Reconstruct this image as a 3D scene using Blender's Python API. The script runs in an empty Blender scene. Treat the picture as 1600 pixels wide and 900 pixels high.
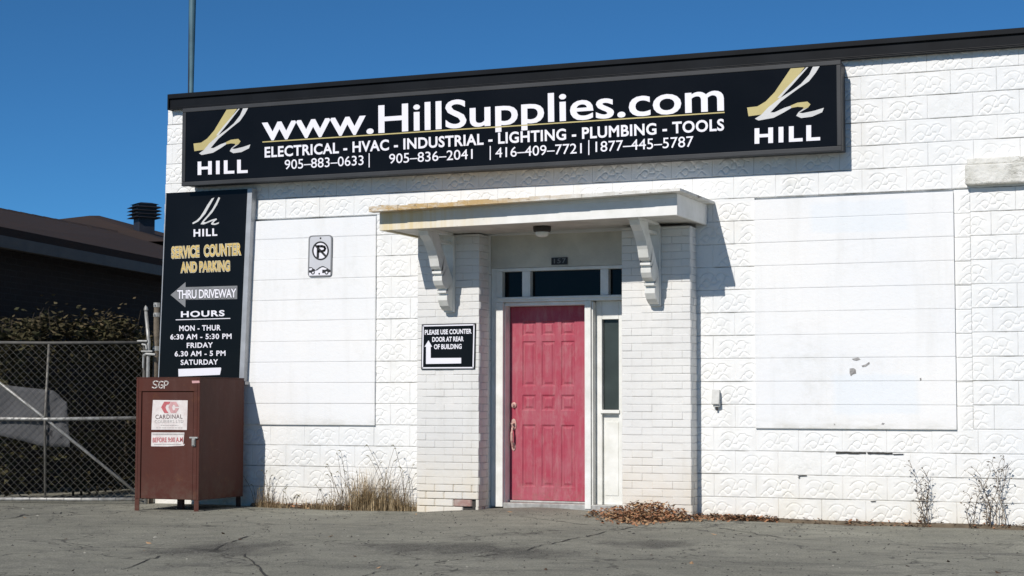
import bpy, bmesh, math, random
import numpy as np
from mathutils import Vector, Matrix
rng = np.random.default_rng(7)
random.seed(11)
S = bpy.context.scene
COL = S.collection

# ------------------------------------------------------------------ camera
CAM_R = np.array([0.9241, 0.3821, 0.0017]); CAM_F = np.array([-0.3814, 0.9221, 0.0658])
CAM_F /= np.linalg.norm(CAM_F); CAM_R -= CAM_F * (CAM_R @ CAM_F); CAM_R /= np.linalg.norm(CAM_R)
CAM_U = np.cross(CAM_R, CAM_F)
CAM_C = np.array([10.9605, -16.2725, 1.0379])
FPX = 2700.0
cd = bpy.data.cameras.new('camera'); cam = bpy.data.objects.new('camera', cd); COL.objects.link(cam)
cd.sensor_width = 36.0; cd.lens = 36.0 * FPX / 1600.0; cd.clip_end = 3000; cd.clip_start = 0.1
cam.matrix_world = Matrix(((CAM_R[0], CAM_U[0], -CAM_F[0], CAM_C[0]), (CAM_R[1], CAM_U[1], -CAM_F[1], CAM_C[1]),
                           (CAM_R[2], CAM_U[2], -CAM_F[2], CAM_C[2]), (0, 0, 0, 1)))
S.camera = cam

# ------------------------------------------------------------------ sky, sun, exposure
SUN_DIR = Vector((0.140, 0.811, -0.565)).normalized()          # the way the light travels
elev = math.asin(-SUN_DIR.z); az = math.atan2(-SUN_DIR.x, -SUN_DIR.y)
W = bpy.data.worlds.new('World'); S.world = W; W.use_nodes = True
wn = W.node_tree; wn.nodes.clear()
sky = wn.nodes.new('ShaderNodeTexSky'); sky.sky_type = 'NISHITA'; sky.sun_disc = False
sky.sun_elevation = elev; sky.sun_rotation = az
sky.altitude = 5000; sky.air_density = 1.0; sky.dust_density = 0.0; sky.ozone_density = 8.5
bg = wn.nodes.new('ShaderNodeBackground'); bg.inputs['Strength'].default_value = 0.094
wo = wn.nodes.new('ShaderNodeOutputWorld')
tint = wn.nodes.new('ShaderNodeMix'); tint.data_type = 'RGBA'; tint.blend_type = 'MULTIPLY'; tint.inputs[0].default_value = 1.0
tint.inputs[7].default_value = (.56, .95, .95, 1); wn.links.new(sky.outputs[0], tint.inputs[6]); wn.links.new(tint.outputs[2], bg.inputs[0]); wn.links.new(bg.outputs[0], wo.inputs[0])
sl = bpy.data.lights.new('sun', 'SUN'); sl.energy = 4.05; sl.angle = math.radians(0.5); sl.color = (1.0, 0.945, 0.88)
so = bpy.data.objects.new('sun', sl); COL.objects.link(so); so.location = (0, -20, 20)
so.rotation_euler = SUN_DIR.to_track_quat('-Z', 'Y').to_euler()
S.view_settings.view_transform = 'Standard'; S.view_settings.look = 'None'
S.view_settings.exposure = 0.0; S.view_settings.gamma = 1.0; S.view_settings.use_curve_mapping = False

# ------------------------------------------------------------------ measuring: photo position -> point on a real plane
def ray(px, py):
    return CAM_R * ((px - 800) / FPX) - CAM_U * ((py - 450) / FPX) + CAM_F
def P(px, py, Y=0.0):
    r = ray(px, py); k = (Y - CAM_C[1]) / r[1]; return CAM_C + k * r
def G(px, py, z):
    r = ray(px, py); k = (z - CAM_C[2]) / r[2]; return CAM_C + k * r

# ------------------------------------------------------------------ materials
def nt(name):
    m = bpy.data.materials.new(name); m.use_nodes = True
    t = m.node_tree; t.nodes.clear()
    o = t.nodes.new('ShaderNodeOutputMaterial'); b = t.nodes.new('ShaderNodeBsdfPrincipled')
    t.links.new(b.outputs[0], o.inputs[0]); return m, t, b
def N(t, kind, **kw):
    n = t.nodes.new(kind)
    for k, v in kw.items():
        if k.startswith('i_'):
            key = k[2:]; n.inputs[int(key) if key.isdigit() else key].default_value = v
        else: setattr(n, k, v)
    return n
def pos(t): return t.nodes.new('ShaderNodeNewGeometry').outputs['Position']
def scaled(t, src, sc):
    n = N(t, 'ShaderNodeVectorMath', operation='MULTIPLY'); t.links.new(src, n.inputs[0]); n.inputs[1].default_value = sc; return n.outputs[0]
def noise(t, src, scale, detail=4, rough=.55, dist=0):
    n = N(t, 'ShaderNodeTexNoise'); n.inputs['Scale'].default_value = scale; n.inputs['Detail'].default_value = detail
    n.inputs['Roughness'].default_value = rough; n.inputs['Distortion'].default_value = dist
    t.links.new(src, n.inputs['Vector']); return n.outputs[0]
def ramp(t, src, a, b, va=0., vb=1.):
    n = N(t, 'ShaderNodeMapRange', clamp=True); t.links.new(src, n.inputs[0])
    for i, v in enumerate((a, b, va, vb)): n.inputs[i + 1].default_value = v
    return n.outputs[0]
def mth(t, op, a, b=None):
    n = N(t, 'ShaderNodeMath', operation=op)
    for i, v in enumerate((a, b)):
        if v is None: continue
        if isinstance(v, (int, float)): n.inputs[i].default_value = v
        else: t.links.new(v, n.inputs[i])
    return n.outputs[0]
def mix(t, fac, a, b):
    n = N(t, 'ShaderNodeMix', data_type='RGBA')
    if isinstance(fac, (int, float)): n.inputs[0].default_value = fac
    else: t.links.new(fac, n.inputs[0])
    for i, v in ((6, a), (7, b)):
        if isinstance(v, tuple): n.inputs[i].default_value = (*v, 1)
        else: t.links.new(v, n.inputs[i])
    return n.outputs[2]
def bump(t, b, h, strength, dist):
    n = N(t, 'ShaderNodeBump'); n.inputs['Strength'].default_value = strength; n.inputs['Distance'].default_value = dist
    t.links.new(h, n.inputs['Height']); t.links.new(n.outputs[0], b.inputs['Normal'])
def sep(t, src):
    n = N(t, 'ShaderNodeSeparateXYZ'); t.links.new(src, n.inputs[0]); return n.outputs

def simple(name, col, rough=.6, var=.12, scale=9., metal=0., bmp=0.0, bscale=60., col2=None, spec=.5):
    m, t, b = nt(name); p = pos(t)
    c2 = col2 or tuple(c * (1 - var) for c in col); c1 = tuple(min(1, c * (1 + var * .5)) for c in col)
    f = ramp(t, noise(t, p, scale, 5), .3, .7)
    t.links.new(mix(t, f, c1, c2), b.inputs['Base Color'])
    b.inputs['Roughness'].default_value = rough; b.inputs['Metallic'].default_value = metal
    b.inputs['Specular IOR Level'].default_value = spec
    if bmp: bump(t, b, noise(t, p, bscale, 3), bmp, .01)
    return m

def painted_masonry(name, base, cool, stain, bot, specks=True, bmp=.35, streak=.25, joint_dirt=0, patches=False):
    m, t, b = nt(name); p = pos(t); xyz = sep(t, p)
    c = mix(t, ramp(t, noise(t, p, .9, 4), .35, .65), base, cool)
    c = mix(t, mth(t, 'MULTIPLY', ramp(t, noise(t, scaled(t, p, (7, 7, .8)), 1.0, 5), .52, .8), streak), c, (.50, .49, .44))   # rain streaks
    low = ramp(t, xyz[2], -.1, bot)
    low = mth(t, 'SUBTRACT', 1.0, low)
    low = mth(t, 'MULTIPLY', low, ramp(t, noise(t, p, 3.2, 5), .3, .65, .25, 1))
    c = mix(t, mth(t, 'MULTIPLY', low, .75), c, stain)                       # splash stain along the foot
    if joint_dirt:
        fr = mth(t, 'FRACT', mth(t, 'DIVIDE', mth(t, 'SUBTRACT', xyz[2], .127), .2222))
        dj = mth(t, 'MINIMUM', fr, mth(t, 'SUBTRACT', 1.0, fr))
        jm = mth(t, 'MULTIPLY', ramp(t, dj, .012, .034, 1, 0), ramp(t, noise(t, scaled(t, p, (1.6, 1, 5)), 1.4, 6, .7), .47, .62))
        c = mix(t, mth(t, 'MULTIPLY', jm, joint_dirt), c, (.20, .195, .17))
        gr = mth(t, 'MULTIPLY', ramp(t, noise(t, p, 1.15, 6, .68), .54, .74), ramp(t, noise(t, p, 11, 5, .7), .40, .62))
        c = mix(t, mth(t, 'MULTIPLY', gr, .42), c, (.52, .515, .46))
    if patches:
        for x0, x1, z0, z1 in ((7.55, 8.32, .95, 1.32), (7.35, 8.25, 2.66, 2.95)):
            wx = mth(t, 'ADD', xyz[0], mth(t, 'MULTIPLY', noise(t, p, 4, 4), .10)); wz = mth(t, 'ADD', xyz[2], mth(t, 'MULTIPLY', noise(t, p, 5, 4), .06))
            k = mth(t, 'MULTIPLY', mth(t, 'MULTIPLY', ramp(t, wx, x0, x0 + .06), ramp(t, wx, x1, x1 + .06, 1, 0)), mth(t, 'MULTIPLY', ramp(t, wz, z0, z0 + .03), ramp(t, wz, z1, z1 + .03, 1, 0)))
            c = mix(t, mth(t, 'MULTIPLY', k, .38), c, (.70, .765, .82))
        foot = mth(t, 'MULTIPLY', ramp(t, xyz[2], .80, .90, 1, 0), ramp(t, noise(t, scaled(t, p, (2, 2, 9)), 1.5, 6, .7), .42, .62))
        c = mix(t, mth(t, 'MULTIPLY', foot, .5), c, (.50, .49, .43))
    if specks:
        sp = ramp(t, noise(t, p, 34, 3, .7), .70, .78)
        sp = mth(t, 'MULTIPLY', sp, ramp(t, noise(t, p, 1.6, 3), .45, .7))
        c = mix(t, mth(t, 'MULTIPLY', sp, .5), c, (.33, .33, .30))
    t.links.new(c, b.inputs['Base Color']); b.inputs['Roughness'].default_value = .75
    b.inputs['Specular IOR Level'].default_value = .25
    h = mth(t, 'ADD', noise(t, p, 90, 3), mth(t, 'MULTIPLY', noise(t, p, 22, 3), 1.2))
    bump(t, b, h, bmp, .006)
    return m
M = {}
M['block'] = painted_masonry('painted_block', (.82, .815, .79), (.765, .775, .77), (.70, .655, .55), .55, joint_dirt=.8)
M['smooth'] = painted_masonry('painted_smooth_block', (.825, .82, .805), (.785, .795, .80), (.70, .67, .58), .95, bmp=.35, streak=.22, joint_dirt=.12, patches=True)
M['brick'] = painted_masonry('painted_brick', (.755, .745, .715), (.665, .66, .64), (.70, .61, .46), .75, bmp=.45, streak=.3)
M['bare_brick'] = simple('bare_red_brick', (.26, .13, .11), .85, .35, 14, bmp=.4, col2=(.40, .33, .29))
M['mortar_void'] = simple('open_mortar_joint', (.05, .047, .042), .95, .4, 40)
M['grey_scar'] = simple('bare_block_scar', (.33, .32, .31), .9, .4, 40, bmp=.4)
M['trim'] = simple('white_painted_wood', (.78, .78, .75), .5, .10, 6, bmp=.12, bscale=25, col2=(.66, .66, .61))
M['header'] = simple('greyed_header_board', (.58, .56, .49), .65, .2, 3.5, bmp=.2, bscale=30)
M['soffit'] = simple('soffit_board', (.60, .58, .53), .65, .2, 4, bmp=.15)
M['metal_black'] = simple('roof_edge_steel', (.008, .0095, .012), .45, .4, 2.5, bmp=.05, bscale=8, spec=.10)
M['tar'] = simple('flat_roof_felt', (.05, .05, .05), .9, .3, 3)
M['sign_black'] = simple('sign_black_acrylic', (.006, .0062, .0068), .16, .3, 1.5, spec=.14)
M['sign_frame'] = simple('sign_frame_grey', (.036, .038, .041), .5, .25, 3, spec=.3)
M['alu'] = simple('aluminium_trim', (.42, .43, .44), .4, .2, 6, metal=.3)
M['vinyl_white'] = simple('white_vinyl', (.80, .79, .84), .5, .04, 4)
M['vinyl_grey'] = simple('grey_vinyl', (.20, .205, .21), .5, .15, 6)
M['vinyl_silver'] = simple('silver_vinyl', (.60, .60, .59), .45, .1, 4)
M['vinyl_gold'] = simple('gold_vinyl', (.50, .42, .17), .5, .12, 4)
M['vinyl_gold2'] = simple('yellow_gold_vinyl', (.66, .47, .15), .5, .15, 9)
M['vinyl_dark'] = simple('dark_outline_vinyl', (.012, .012, .012), .5, .2, 4)
M['vinyl_cream'] = simple('cream_vinyl', (.74, .68, .50), .5, .1, 9)
M['glass'] = simple('dark_window_glass', (.008, .009, .009), .07, .3, 2, spec=.11)
M['sideglass'] = simple('greenish_window_glass', (.046, .058, .055), .2, .3, 3, spec=.2)
M['galv'] = simple('galvanised_steel', (.42, .42, .40), .5, .3, 14, metal=.35, col2=(.26, .25, .23))
M['mesh'] = simple('weathered_wire', (.18, .17, .15), .6, .4, 12, metal=.3)
M['dull_rail'] = simple('dull_steel_rail', (.095, .09, .08), .7, .3, 12)
M['postwood'] = simple('weathered_post', (.17, .14, .105), .85, .35, 18, bmp=.4)
M['strap'] = simple('steel_strap', (.40, .40, .38), .5, .25, 20, metal=.3)
M['brass'] = simple('painted_over_brass', (.46, .25, .22), .4, .3, 40, metal=.2, col2=(.62, .45, .38))
M['darkmetal'] = simple('dark_lamp_metal', (.035, .028, .022), .45, .3, 20)
M['opal'] = simple('opal_lamp_glass', (.80, .79, .74), .25, .04, 6)
M['grey_box'] = simple('grey_outlet_cover', (.55, .55, .52), .5, .15, 20)
M['paper'] = simple('weathered_sticker', (.72, .69, .66), .6, .12, 18, col2=(.62, .54, .52))
M['ink_red'] = simple('faded_red_ink', (.50, .12, .13), .6, .25, 30)
M['ink_pink'] = simple('faded_pink_ink', (.58, .32, .32), .6, .2, 30)
M['ink_grey'] = simple('faded_grey_ink', (.42, .40, .38), .6, .2, 30)
M['ink_dark'] = simple('dark_ink', (.14, .09, .09), .6, .3, 30)
M['chalk'] = simple('white_paint_marker', (.62, .58, .54), .7, .2, 40)
M['banner'] = simple('grey_banner_cloth', (.085, .086, .090), .8, .25, 4, bmp=.1, bscale=12)
M['banner_ink'] = simple('banner_show_through', (.035, .035, .04), .8, .2, 8)
M['shaft'] = simple('dark_vent_steel', (.020, .021, .028), .5, .3, 6)
M['pole'] = simple('blue_grey_pole', (.085, .17, .205), .5, .3, 3, col2=(.05, .11, .14))
M['cable'] = simple('black_cable', (.012, .012, .016), .6, .2, 6)
M['eave'] = simple('brown_grey_eave', (.085, .072, .060), .6, .25, 4)
M['stalk'] = simple('dead_weed_stalk', (.15, .11, .072), .8, .4, 30)
M['straw'] = simple('dry_straw', (.46, .35, .205), .8, .3, 25, col2=(.27, .20, .11))
M['olive_weed'] = simple('drying_weed_leaf', (.16, .14, .06), .8, .35, 25)
M['leaf_red'] = simple('fallen_leaf_rust', (.36, .165, .075), .8, .35, 9, col2=(.25, .12, .065))
M['leaf_tan'] = simple('fallen_leaf_tan', (.44, .27, .14), .8, .3, 9)
M['leaf_dark'] = simple('fallen_leaf_brown', (.10, .06, .035), .85, .35, 12)
M['vine_leaf'] = simple('vine_leaf', (.055, .055, .024), .8, .45, 2.2, col2=(.050, .036, .020), spec=.2)
M['vine_tip'] = simple('dry_sunlit_vine_leaf', (.115, .086, .048), .75, .35, 2.2, col2=(.048, .050, .024), spec=.2)  # drying leaves, lightened so the hedge top reads as sunlit
M['vine_stem'] = simple('vine_stem', (.06, .045, .03), .85, .3, 20)
M['soil'] = simple('gritty_soil', (.15, .115, .075), .95, .35, 9, bmp=.6, bscale=50)

def m_door():
    m, t, b = nt('faded_red_door_paint'); p = pos(t); xyz = sep(t, p)
    c = mix(t, ramp(t, noise(t, p, 4.0, 6, .65), .35, .68), (.37, .045, .078), (.385, .095, .128))
    c = mix(t, mth(t, 'MULTIPLY', ramp(t, noise(t, scaled(t, p, (26, 26, 3.0)), 1.0, 4), .5, .78), .5), c, (.43, .18, .19))
    c = mix(t, mth(t, 'MULTIPLY', ramp(t, noise(t, p, 60, 3, .7), .66, .75), .45), c, (.20, .05, .06))
    c = mix(t, mth(t, 'MULTIPLY', ramp(t, noise(t, scaled(t, p, (14, 14, 5)), 1.0, 7, .78), .50, .64), .42), c, (.43, .205, .215))
    kick = mth(t, 'MULTIPLY', ramp(t, xyz[2], .05, .42, 1, 0), ramp(t, noise(t, p, 13, 6, .75), .48, .62))
    c = mix(t, mth(t, 'MULTIPLY', kick, .6), c, (.27, .105, .10))
    t.links.new(c, b.inputs['Base Color']); b.inputs['Roughness'].default_value = .62; b.inputs['Specular IOR Level'].default_value = .3
    bump(t, b, noise(t, scaled(t, p, (60, 60, 6)), 1.0, 4), .12, .01)
    return m
M['door'] = m_door()

def m_cabinet():
    m, t, b = nt('brown_oxide_steel'); p = pos(t); xyz = sep(t, p)
    c = mix(t, ramp(t, noise(t, p, 1.8, 5), .35, .68), (.084, .025, .017), (.070, .026, .019))
    c = mix(t, mth(t, 'MULTIPLY', ramp(t, noise(t, scaled(t, p, (9, 9, .9)), 1.0, 4), .5, .8), .35), c, (.105, .055, .045))
    c = mix(t, mth(t, 'MULTIPLY', ramp(t, noise(t, p, 48, 4, .7), .64, .74), .5), c, (.05, .022, .018))
    ru = mth(t, 'MULTIPLY', ramp(t, noise(t, p, 7, 7, .75), .56, .66), ramp(t, noise(t, p, 2.3, 3), .42, .58))
    c = mix(t, mth(t, 'MULTIPLY', ru, .55), c, (.135, .052, .022))
    sc_ = ramp(t, noise(t, scaled(t, p, (4, 4, 46)), 1.3, 5, .7), .66, .71)
    c = mix(t, mth(t, 'MULTIPLY', sc_, .35), c, (.19, .12, .10))
    gr_ = mth(t, 'MULTIPLY', ramp(t, xyz[2], .02, .30, 1, 0), ramp(t, noise(t, p, 9, 5, .7), .40, .62))
    c = mix(t, mth(t, 'MULTIPLY', gr_, .6), c, (.11, .075, .055))
    t.links.new(c, b.inputs['Base Color']); b.inputs['Roughness'].default_value = .6; b.inputs['Specular IOR Level'].default_value = .2
    bump(t, b, noise(t, p, 4.2, 3), .22, .04)
    return m
M['cabinet'] = m_cabinet()

def m_fascia():
    m, t, b = nt('stained_canopy_paint'); p = pos(t); xyz = sep(t, p)
    c = mix(t, ramp(t, noise(t, p, 5, 5), .35, .7), (.80, .795, .77), (.70, .70, .66))
    left = ramp(t, xyz[0], 3.5, 4.7, 1, 0)
    drip = ramp(t, noise(t, scaled(t, p, (11, 2, .35)), 1.0, 4), .28, .58)
    c = mix(t, mth(t, 'MULTIPLY', mth(t, 'MULTIPLY', left, drip), .9), c, (.68, .54, .27))
    c = mix(t, mth(t, 'MULTIPLY', ramp(t, noise(t, p, 30, 4, .7), .66, .74), .45), c, (.34, .31, .26))
    t.links.new(c, b.inputs['Base Color']); b.inputs['Roughness'].default_value = .6
    bump(t, b, noise(t, p, 30, 3), .12, .01)
    return m
M['fascia'] = m_fascia()
def m_roofboard():
    m, t, b = nt('peeling_canopy_roof_edge'); p = pos(t); xyz = sep(t, p)
    c = mix(t, ramp(t, noise(t, p, 9, 5), .4, .7), (.74, .73, .69), (.58, .56, .50))
    left = ramp(t, xyz[0], 4.4, 5.6, 1, 0)
    rust = ramp(t, noise(t, scaled(t, p, (5, 3, 12)), 1.0, 5, .7), .34, .54)
    c = mix(t, mth(t, 'MULTIPLY', left, rust), c, (.50, .34, .15))
    hole = ramp(t, noise(t, scaled(t, p, (9, 3, 26)), 1.0, 4, .7), .60, .68)
    c = mix(t, mth(t, 'MULTIPLY', hole, .8), c, (.10, .07, .045))
    t.links.new(c, b.inputs['Base Color']); b.inputs['Roughness'].default_value = .75
    bump(t, b, noise(t, p, 40, 4), .5, .01)
    return m
M['roofboard'] = m_roofboard()
def m_lintel():
    m, t, b = nt('cracked_painted_concrete'); p = pos(t)
    c = mix(t, ramp(t, noise(t, p, 8, 5), .4, .7), (.74, .73, .68), (.60, .59, .53))
    cr = ramp(t, noise(t, scaled(t, p, (4, 1, 14)), 1.6, 6, .7, .6), .475, .51)
    cr2 = ramp(t, noise(t, scaled(t, p, (4, 1, 14)), 1.6, 6, .7, .6), .51, .545, 1, 0)
    k = mth(t, 'MULTIPLY', mth(t, 'MULTIPLY', cr, cr2), ramp(t, noise(t, p, 3, 3), .42, .56))
    c = mix(t, mth(t, 'MULTIPLY', k, .8), c, (.24, .23, .19))
    t.links.new(c, b.inputs['Base Color']); b.inputs['Roughness'].default_value = .8
    bump(t, b, noise(t, p, 26, 5), .8, .02)
    return m
M['lintel'] = m_lintel()

OIL = [(*G(345, 858, -.09)[:2], .85, .9), (*G(690, 856, -.09)[:2], .95, .8), (*G(1010, 850, -.1)[:2], .5, .7), (*G(840, 868, -.1)[:2], .5, .6)]
def m_asphalt():
    m, t, b = nt('old_grey_asphalt'); p = pos(t)
    c = mix(t, ramp(t, noise(t, p, .55, 6, .6), .36, .66), (.228, .224, .178), (.312, .304, .244))
    c = mix(t, mth(t, 'MULTIPLY', ramp(t, noise(t, p, 3.4, 7, .72), .44, .68), .75), c, (.155, .152, .128))
    c = mix(t, mth(t, 'MULTIPLY', ramp(t, noise(t, scaled(t, p, (1.2, 2.4, 1)), 4.5, 6, .75, .4), .58, .70), .6), c, (.36, .35, .29))
    # dark oily patches and damp streaks
    st = ramp(t, noise(t, scaled(t, p, (.42, 1.5, 1)), 1.0, 7, .70, .5), .57, .70)
    c = mix(t, mth(t, 'MULTIPLY', st, .72), c, (.070, .068, .060))
    xyz = sep(t, p)
    for cx, cy, rx, ry in OIL:
        dx = mth(t, 'DIVIDE', mth(t, 'SUBTRACT', xyz[0], cx), rx); dy = mth(t, 'DIVIDE', mth(t, 'SUBTRACT', xyz[1], cy), ry)
        d2 = mth(t, 'ADD', mth(t, 'MULTIPLY', dx, dx), mth(t, 'MULTIPLY', dy, dy))
        k = ramp(t, mth(t, 'ADD', d2, mth(t, 'MULTIPLY', noise(t, scaled(t, p, (3, 1.3, 1)), 1.0, 7, .72), 2.2)), 1.15, 1.75, 1, 0)
        c = mix(t, mth(t, 'MULTIPLY', k, .75), c, (.060, .058, .050))
    # aggregate and grit
    g = noise(t, p, 70, 4, .8)
    c = mix(t, mth(t, 'MULTIPLY', ramp(t, g, .53, .66), .65), c, (.50, .48, .42))
    c = mix(t, mth(t, 'MULTIPLY', ramp(t, g, .46, .34), .75), c, (.060, .058, .050))
    c = mix(t, mth(t, 'MULTIPLY', ramp(t, noise(t, p, 17, 5, .75), .62, .72), .6), c, (.075, .073, .064))
    # cracks
    wob = N(t, 'ShaderNodeVectorMath', operation='ADD')
    nz = N(t, 'ShaderNodeTexNoise'); nz.inputs['Scale'].default_value = 2.2; nz.inputs['Detail'].default_value = 6; t.links.new(p, nz.inputs['Vector'])
    t.links.new(scaled(t, nz.outputs['Color'], (.9, .9, 0)), wob.inputs[0]); t.links.new(p, wob.inputs[1])
    hs = None; crack = None
    for sc, w, zone, lo in ((.62, .012, .5, .40), (2.6, .022, .9, .54)):
        v = N(t, 'ShaderNodeTexVoronoi', feature='DISTANCE_TO_EDGE'); v.inputs['Scale'].default_value = sc
        t.links.new(wob.outputs[0], v.inputs['Vector'])
        k = mth(t, 'MULTIPLY', ramp(t, v.outputs['Distance'], .0, w, 1, 0), ramp(t, noise(t, p, zone, 3), lo, lo + .1))
        crack = k if crack is None else mth(t, 'MAXIMUM', crack, k)
    c = mix(t, mth(t, 'MULTIPLY', crack, .8), c, (.050, .048, .042))
    t.links.new(c, b.inputs['Base Color']); b.inputs['Roughness'].default_value = .9; b.inputs['Specular IOR Level'].default_value = .25
    h = mth(t, 'ADD', mth(t, 'MULTIPLY', g, 1.0), mth(t, 'MULTIPLY', noise(t, p, 12, 4), 1.6))
    h = mth(t, 'SUBTRACT', h, mth(t, 'MULTIPLY', crack, 1.2))
    bump(t, b, h, .55, .012)
    return m
M['asphalt'] = m_asphalt()

def m_brickwall(name, a, bcol, mor, sc=4.6):
    m, t, b = nt(name); p = pos(t)
    xyz = sep(t, p); cmb = N(t, 'ShaderNodeCombineXYZ')
    t.links.new(mth(t, 'ADD', xyz[1], xyz[0]), cmb.inputs[0]); t.links.new(xyz[2], cmb.inputs[1])
    br = N(t, 'ShaderNodeTexBrick'); t.links.new(cmb.outputs[0], br.inputs['Vector']); br.inputs['Scale'].default_value = sc
    br.inputs['Color1'].default_value = (*a, 1); br.inputs['Color2'].default_value = (*bcol, 1); br.inputs['Mortar'].default_value = (*mor, 1)
    br.inputs['Mortar Size'].default_value = .03; br.inputs['Row Height'].default_value = .34; br.inputs['Brick Width'].default_value = 1.0
    c = mix(t, ramp(t, noise(t, p, 3, 5), .4, .7, 0, .5), br.outputs['Color'], tuple(x * .6 for x in a))
    t.links.new(c, b.inputs['Base Color']); b.inputs['Roughness'].default_value = .88
    bump(t, b, mth(t, 'SUBTRACT', noise(t, p, 50, 3), mth(t, 'MULTIPLY', br.outputs['Fac'], 2.0)), .5, .01)
    return m
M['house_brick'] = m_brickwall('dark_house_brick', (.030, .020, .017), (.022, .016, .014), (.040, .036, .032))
def m_shingle():
    m, t, b = nt('brown_asphalt_shingle'); p = pos(t); xyz = sep(t, p)
    cmb = N(t, 'ShaderNodeCombineXYZ'); t.links.new(xyz[1], cmb.inputs[0]); t.links.new(mth(t, 'MULTIPLY', xyz[2], 3.0), cmb.inputs[1])
    br = N(t, 'ShaderNodeTexBrick'); t.links.new(cmb.outputs[0], br.inputs['Vector']); br.inputs['Scale'].default_value = 3.4
    br.inputs['Color1'].default_value = (.060, .037, .028, 1); br.inputs['Color2'].default_value = (.048, .033, .027, 1); br.inputs['Mortar'].default_value = (.035, .026, .022, 1)
    br.inputs['Mortar Size'].default_value = .02
    c = mix(t, ramp(t, noise(t, p, 2.2, 6, .7), .38, .66), br.outputs['Color'], (.042, .032, .028))
    t.links.new(c, b.inputs['Base Color']); b.inputs['Roughness'].default_value = .95; b.inputs['Specular IOR Level'].default_value = .2
    bump(t, b, noise(t, p, 70, 3), .6, .01)
    return m
M['shingle'] = m_shingle()

# ------------------------------------------------------------------ mesh helpers
ORG = {}
def place(o, origin, parent):
    ORG[o.name] = np.array(origin, float)
    base = ORG[parent.name] if parent else np.zeros(3)
    if parent: o.parent = parent
    o.location = Vector(np.array(origin, float) - base)
def tag(o, label=None, cat=None, group=None, kind=None):
    if label: o['label'] = label
    if cat: o['category'] = cat
    if group: o['group'] = group
    if kind: o['kind'] = kind
    return o
def thing(name, loc, label, cat, group=None):
    o = bpy.data.objects.new(name, None); COL.objects.link(o); o.empty_display_size = .2
    place(o, loc, None); return tag(o, label, cat, group)
class MB:
    def __init__(s): s.v = []; s.f = []; s.mi = []; s.cur = 0
    def add(s, vs, fs):
        n = len(s.v); s.v += [tuple(map(float, q)) for q in vs]
        s.f += [tuple(i + n for i in f) for f in fs]; s.mi += [s.cur] * len(fs)
    def box(s, x0, x1, y0, y1, z0, z1):
        v = [(x, y, z) for z in (z0, z1) for y in (y0, y1) for x in (x0, x1)]
        s.add(v, [(0, 2, 3, 1), (4, 5, 7, 6), (0, 1, 5, 4), (2, 6, 7, 3), (0, 4, 6, 2), (1, 3, 7, 5)])
    def hexa(s, b, t):                      # bottom 4 and top 4 corners, both counter-clockwise
        s.add(list(b) + list(t), [(3, 2, 1, 0), (4, 5, 6, 7)] + [(i, (i + 1) % 4, 4 + (i + 1) % 4, 4 + i) for i in range(4)])
    def prism(s, poly, off):                # 3D polygon swept by off
        n = len(poly); a = [np.array(q, float) for q in poly]; b = [q + np.array(off, float) for q in a]
        s.add(a + b, [tuple(range(n))[::-1], tuple(range(n, 2 * n))] + [(i, (i + 1) % n, n + (i + 1) % n, n + i) for i in range(n)])
    def tube(s, pts, r, k=8, cap=True):
        pts = [np.array(q, float) for q in pts]; n = len(pts); rs = r if hasattr(r, '__len__') else [r] * n
        vs = []; 
        for i, q in enumerate(pts):
            d = pts[min(i + 1, n - 1)] - pts[max(i - 1, 0)]; d = d / (np.linalg.norm(d) + 1e-12)
            a = np.cross(d, (0, 0, 1)) if abs(d[2]) < .9 else np.cross(d, (1, 0, 0)); a /= np.linalg.norm(a); c = np.cross(d, a)
            vs += [q + rs[i] * (math.cos(2 * math.pi * j / k) * a + math.sin(2 * math.pi * j / k) * c) for j in range(k)]
        fs = [(i * k + j, i * k + (j + 1) % k, (i + 1) * k + (j + 1) % k, (i + 1) * k + j) for i in range(n - 1) for j in range(k)]
        if cap: fs += [tuple(range(k))[::-1], tuple(range((n - 1) * k, n * k))]
        s.add(vs, fs)
    def lathe(s, c, prof, k=24):            # (radius, z) round a vertical axis
        vs = []; fs = []
        for r, z in prof: vs += [(c[0] + r * math.cos(2 * math.pi * j / k), c[1] + r * math.sin(2 * math.pi * j / k), c[2] + z) for j in range(k)]
        for i in range(len(prof) - 1):
            fs += [(i * k + j, i * k + (j + 1) % k, (i + 1) * k + (j + 1) % k, (i + 1) * k + j) for j in range(k)]
        s.add(vs, fs)
    def quad(s, a, b, c, d): s.add([a, b, c, d], [(0, 1, 2, 3)])
    def build(s, name, mats, parent=None, bevel=0., smooth=False, origin=None):
        me = bpy.data.meshes.new(name); v = np.array(s.v, float)
        if origin is None: origin = ((v.min(0) + v.max(0)) / 2) * (1, 1, 0) + (0, 0, v[:, 2].min())
        me.from_pydata([tuple(q) for q in (v - origin)], [], s.f)
        mats = mats if isinstance(mats, (list, tuple)) else [mats]
        for m in mats: me.materials.append(m)
        if len(mats) > 1: me.polygons.foreach_set('material_index', s.mi)
        if smooth: me.polygons.foreach_set('use_smooth', [True] * len(me.polygons))
        me.validate(); me.update()
        o = bpy.data.objects.new(name, me); COL.objects.link(o); place(o, origin, parent)
        if bevel:
            b = o.modifiers.new('bevel', 'BEVEL'); b.width = bevel; b.segments = 2; b.limit_method = 'ANGLE'; b.angle_limit = math.radians(40)
        return o
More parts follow.
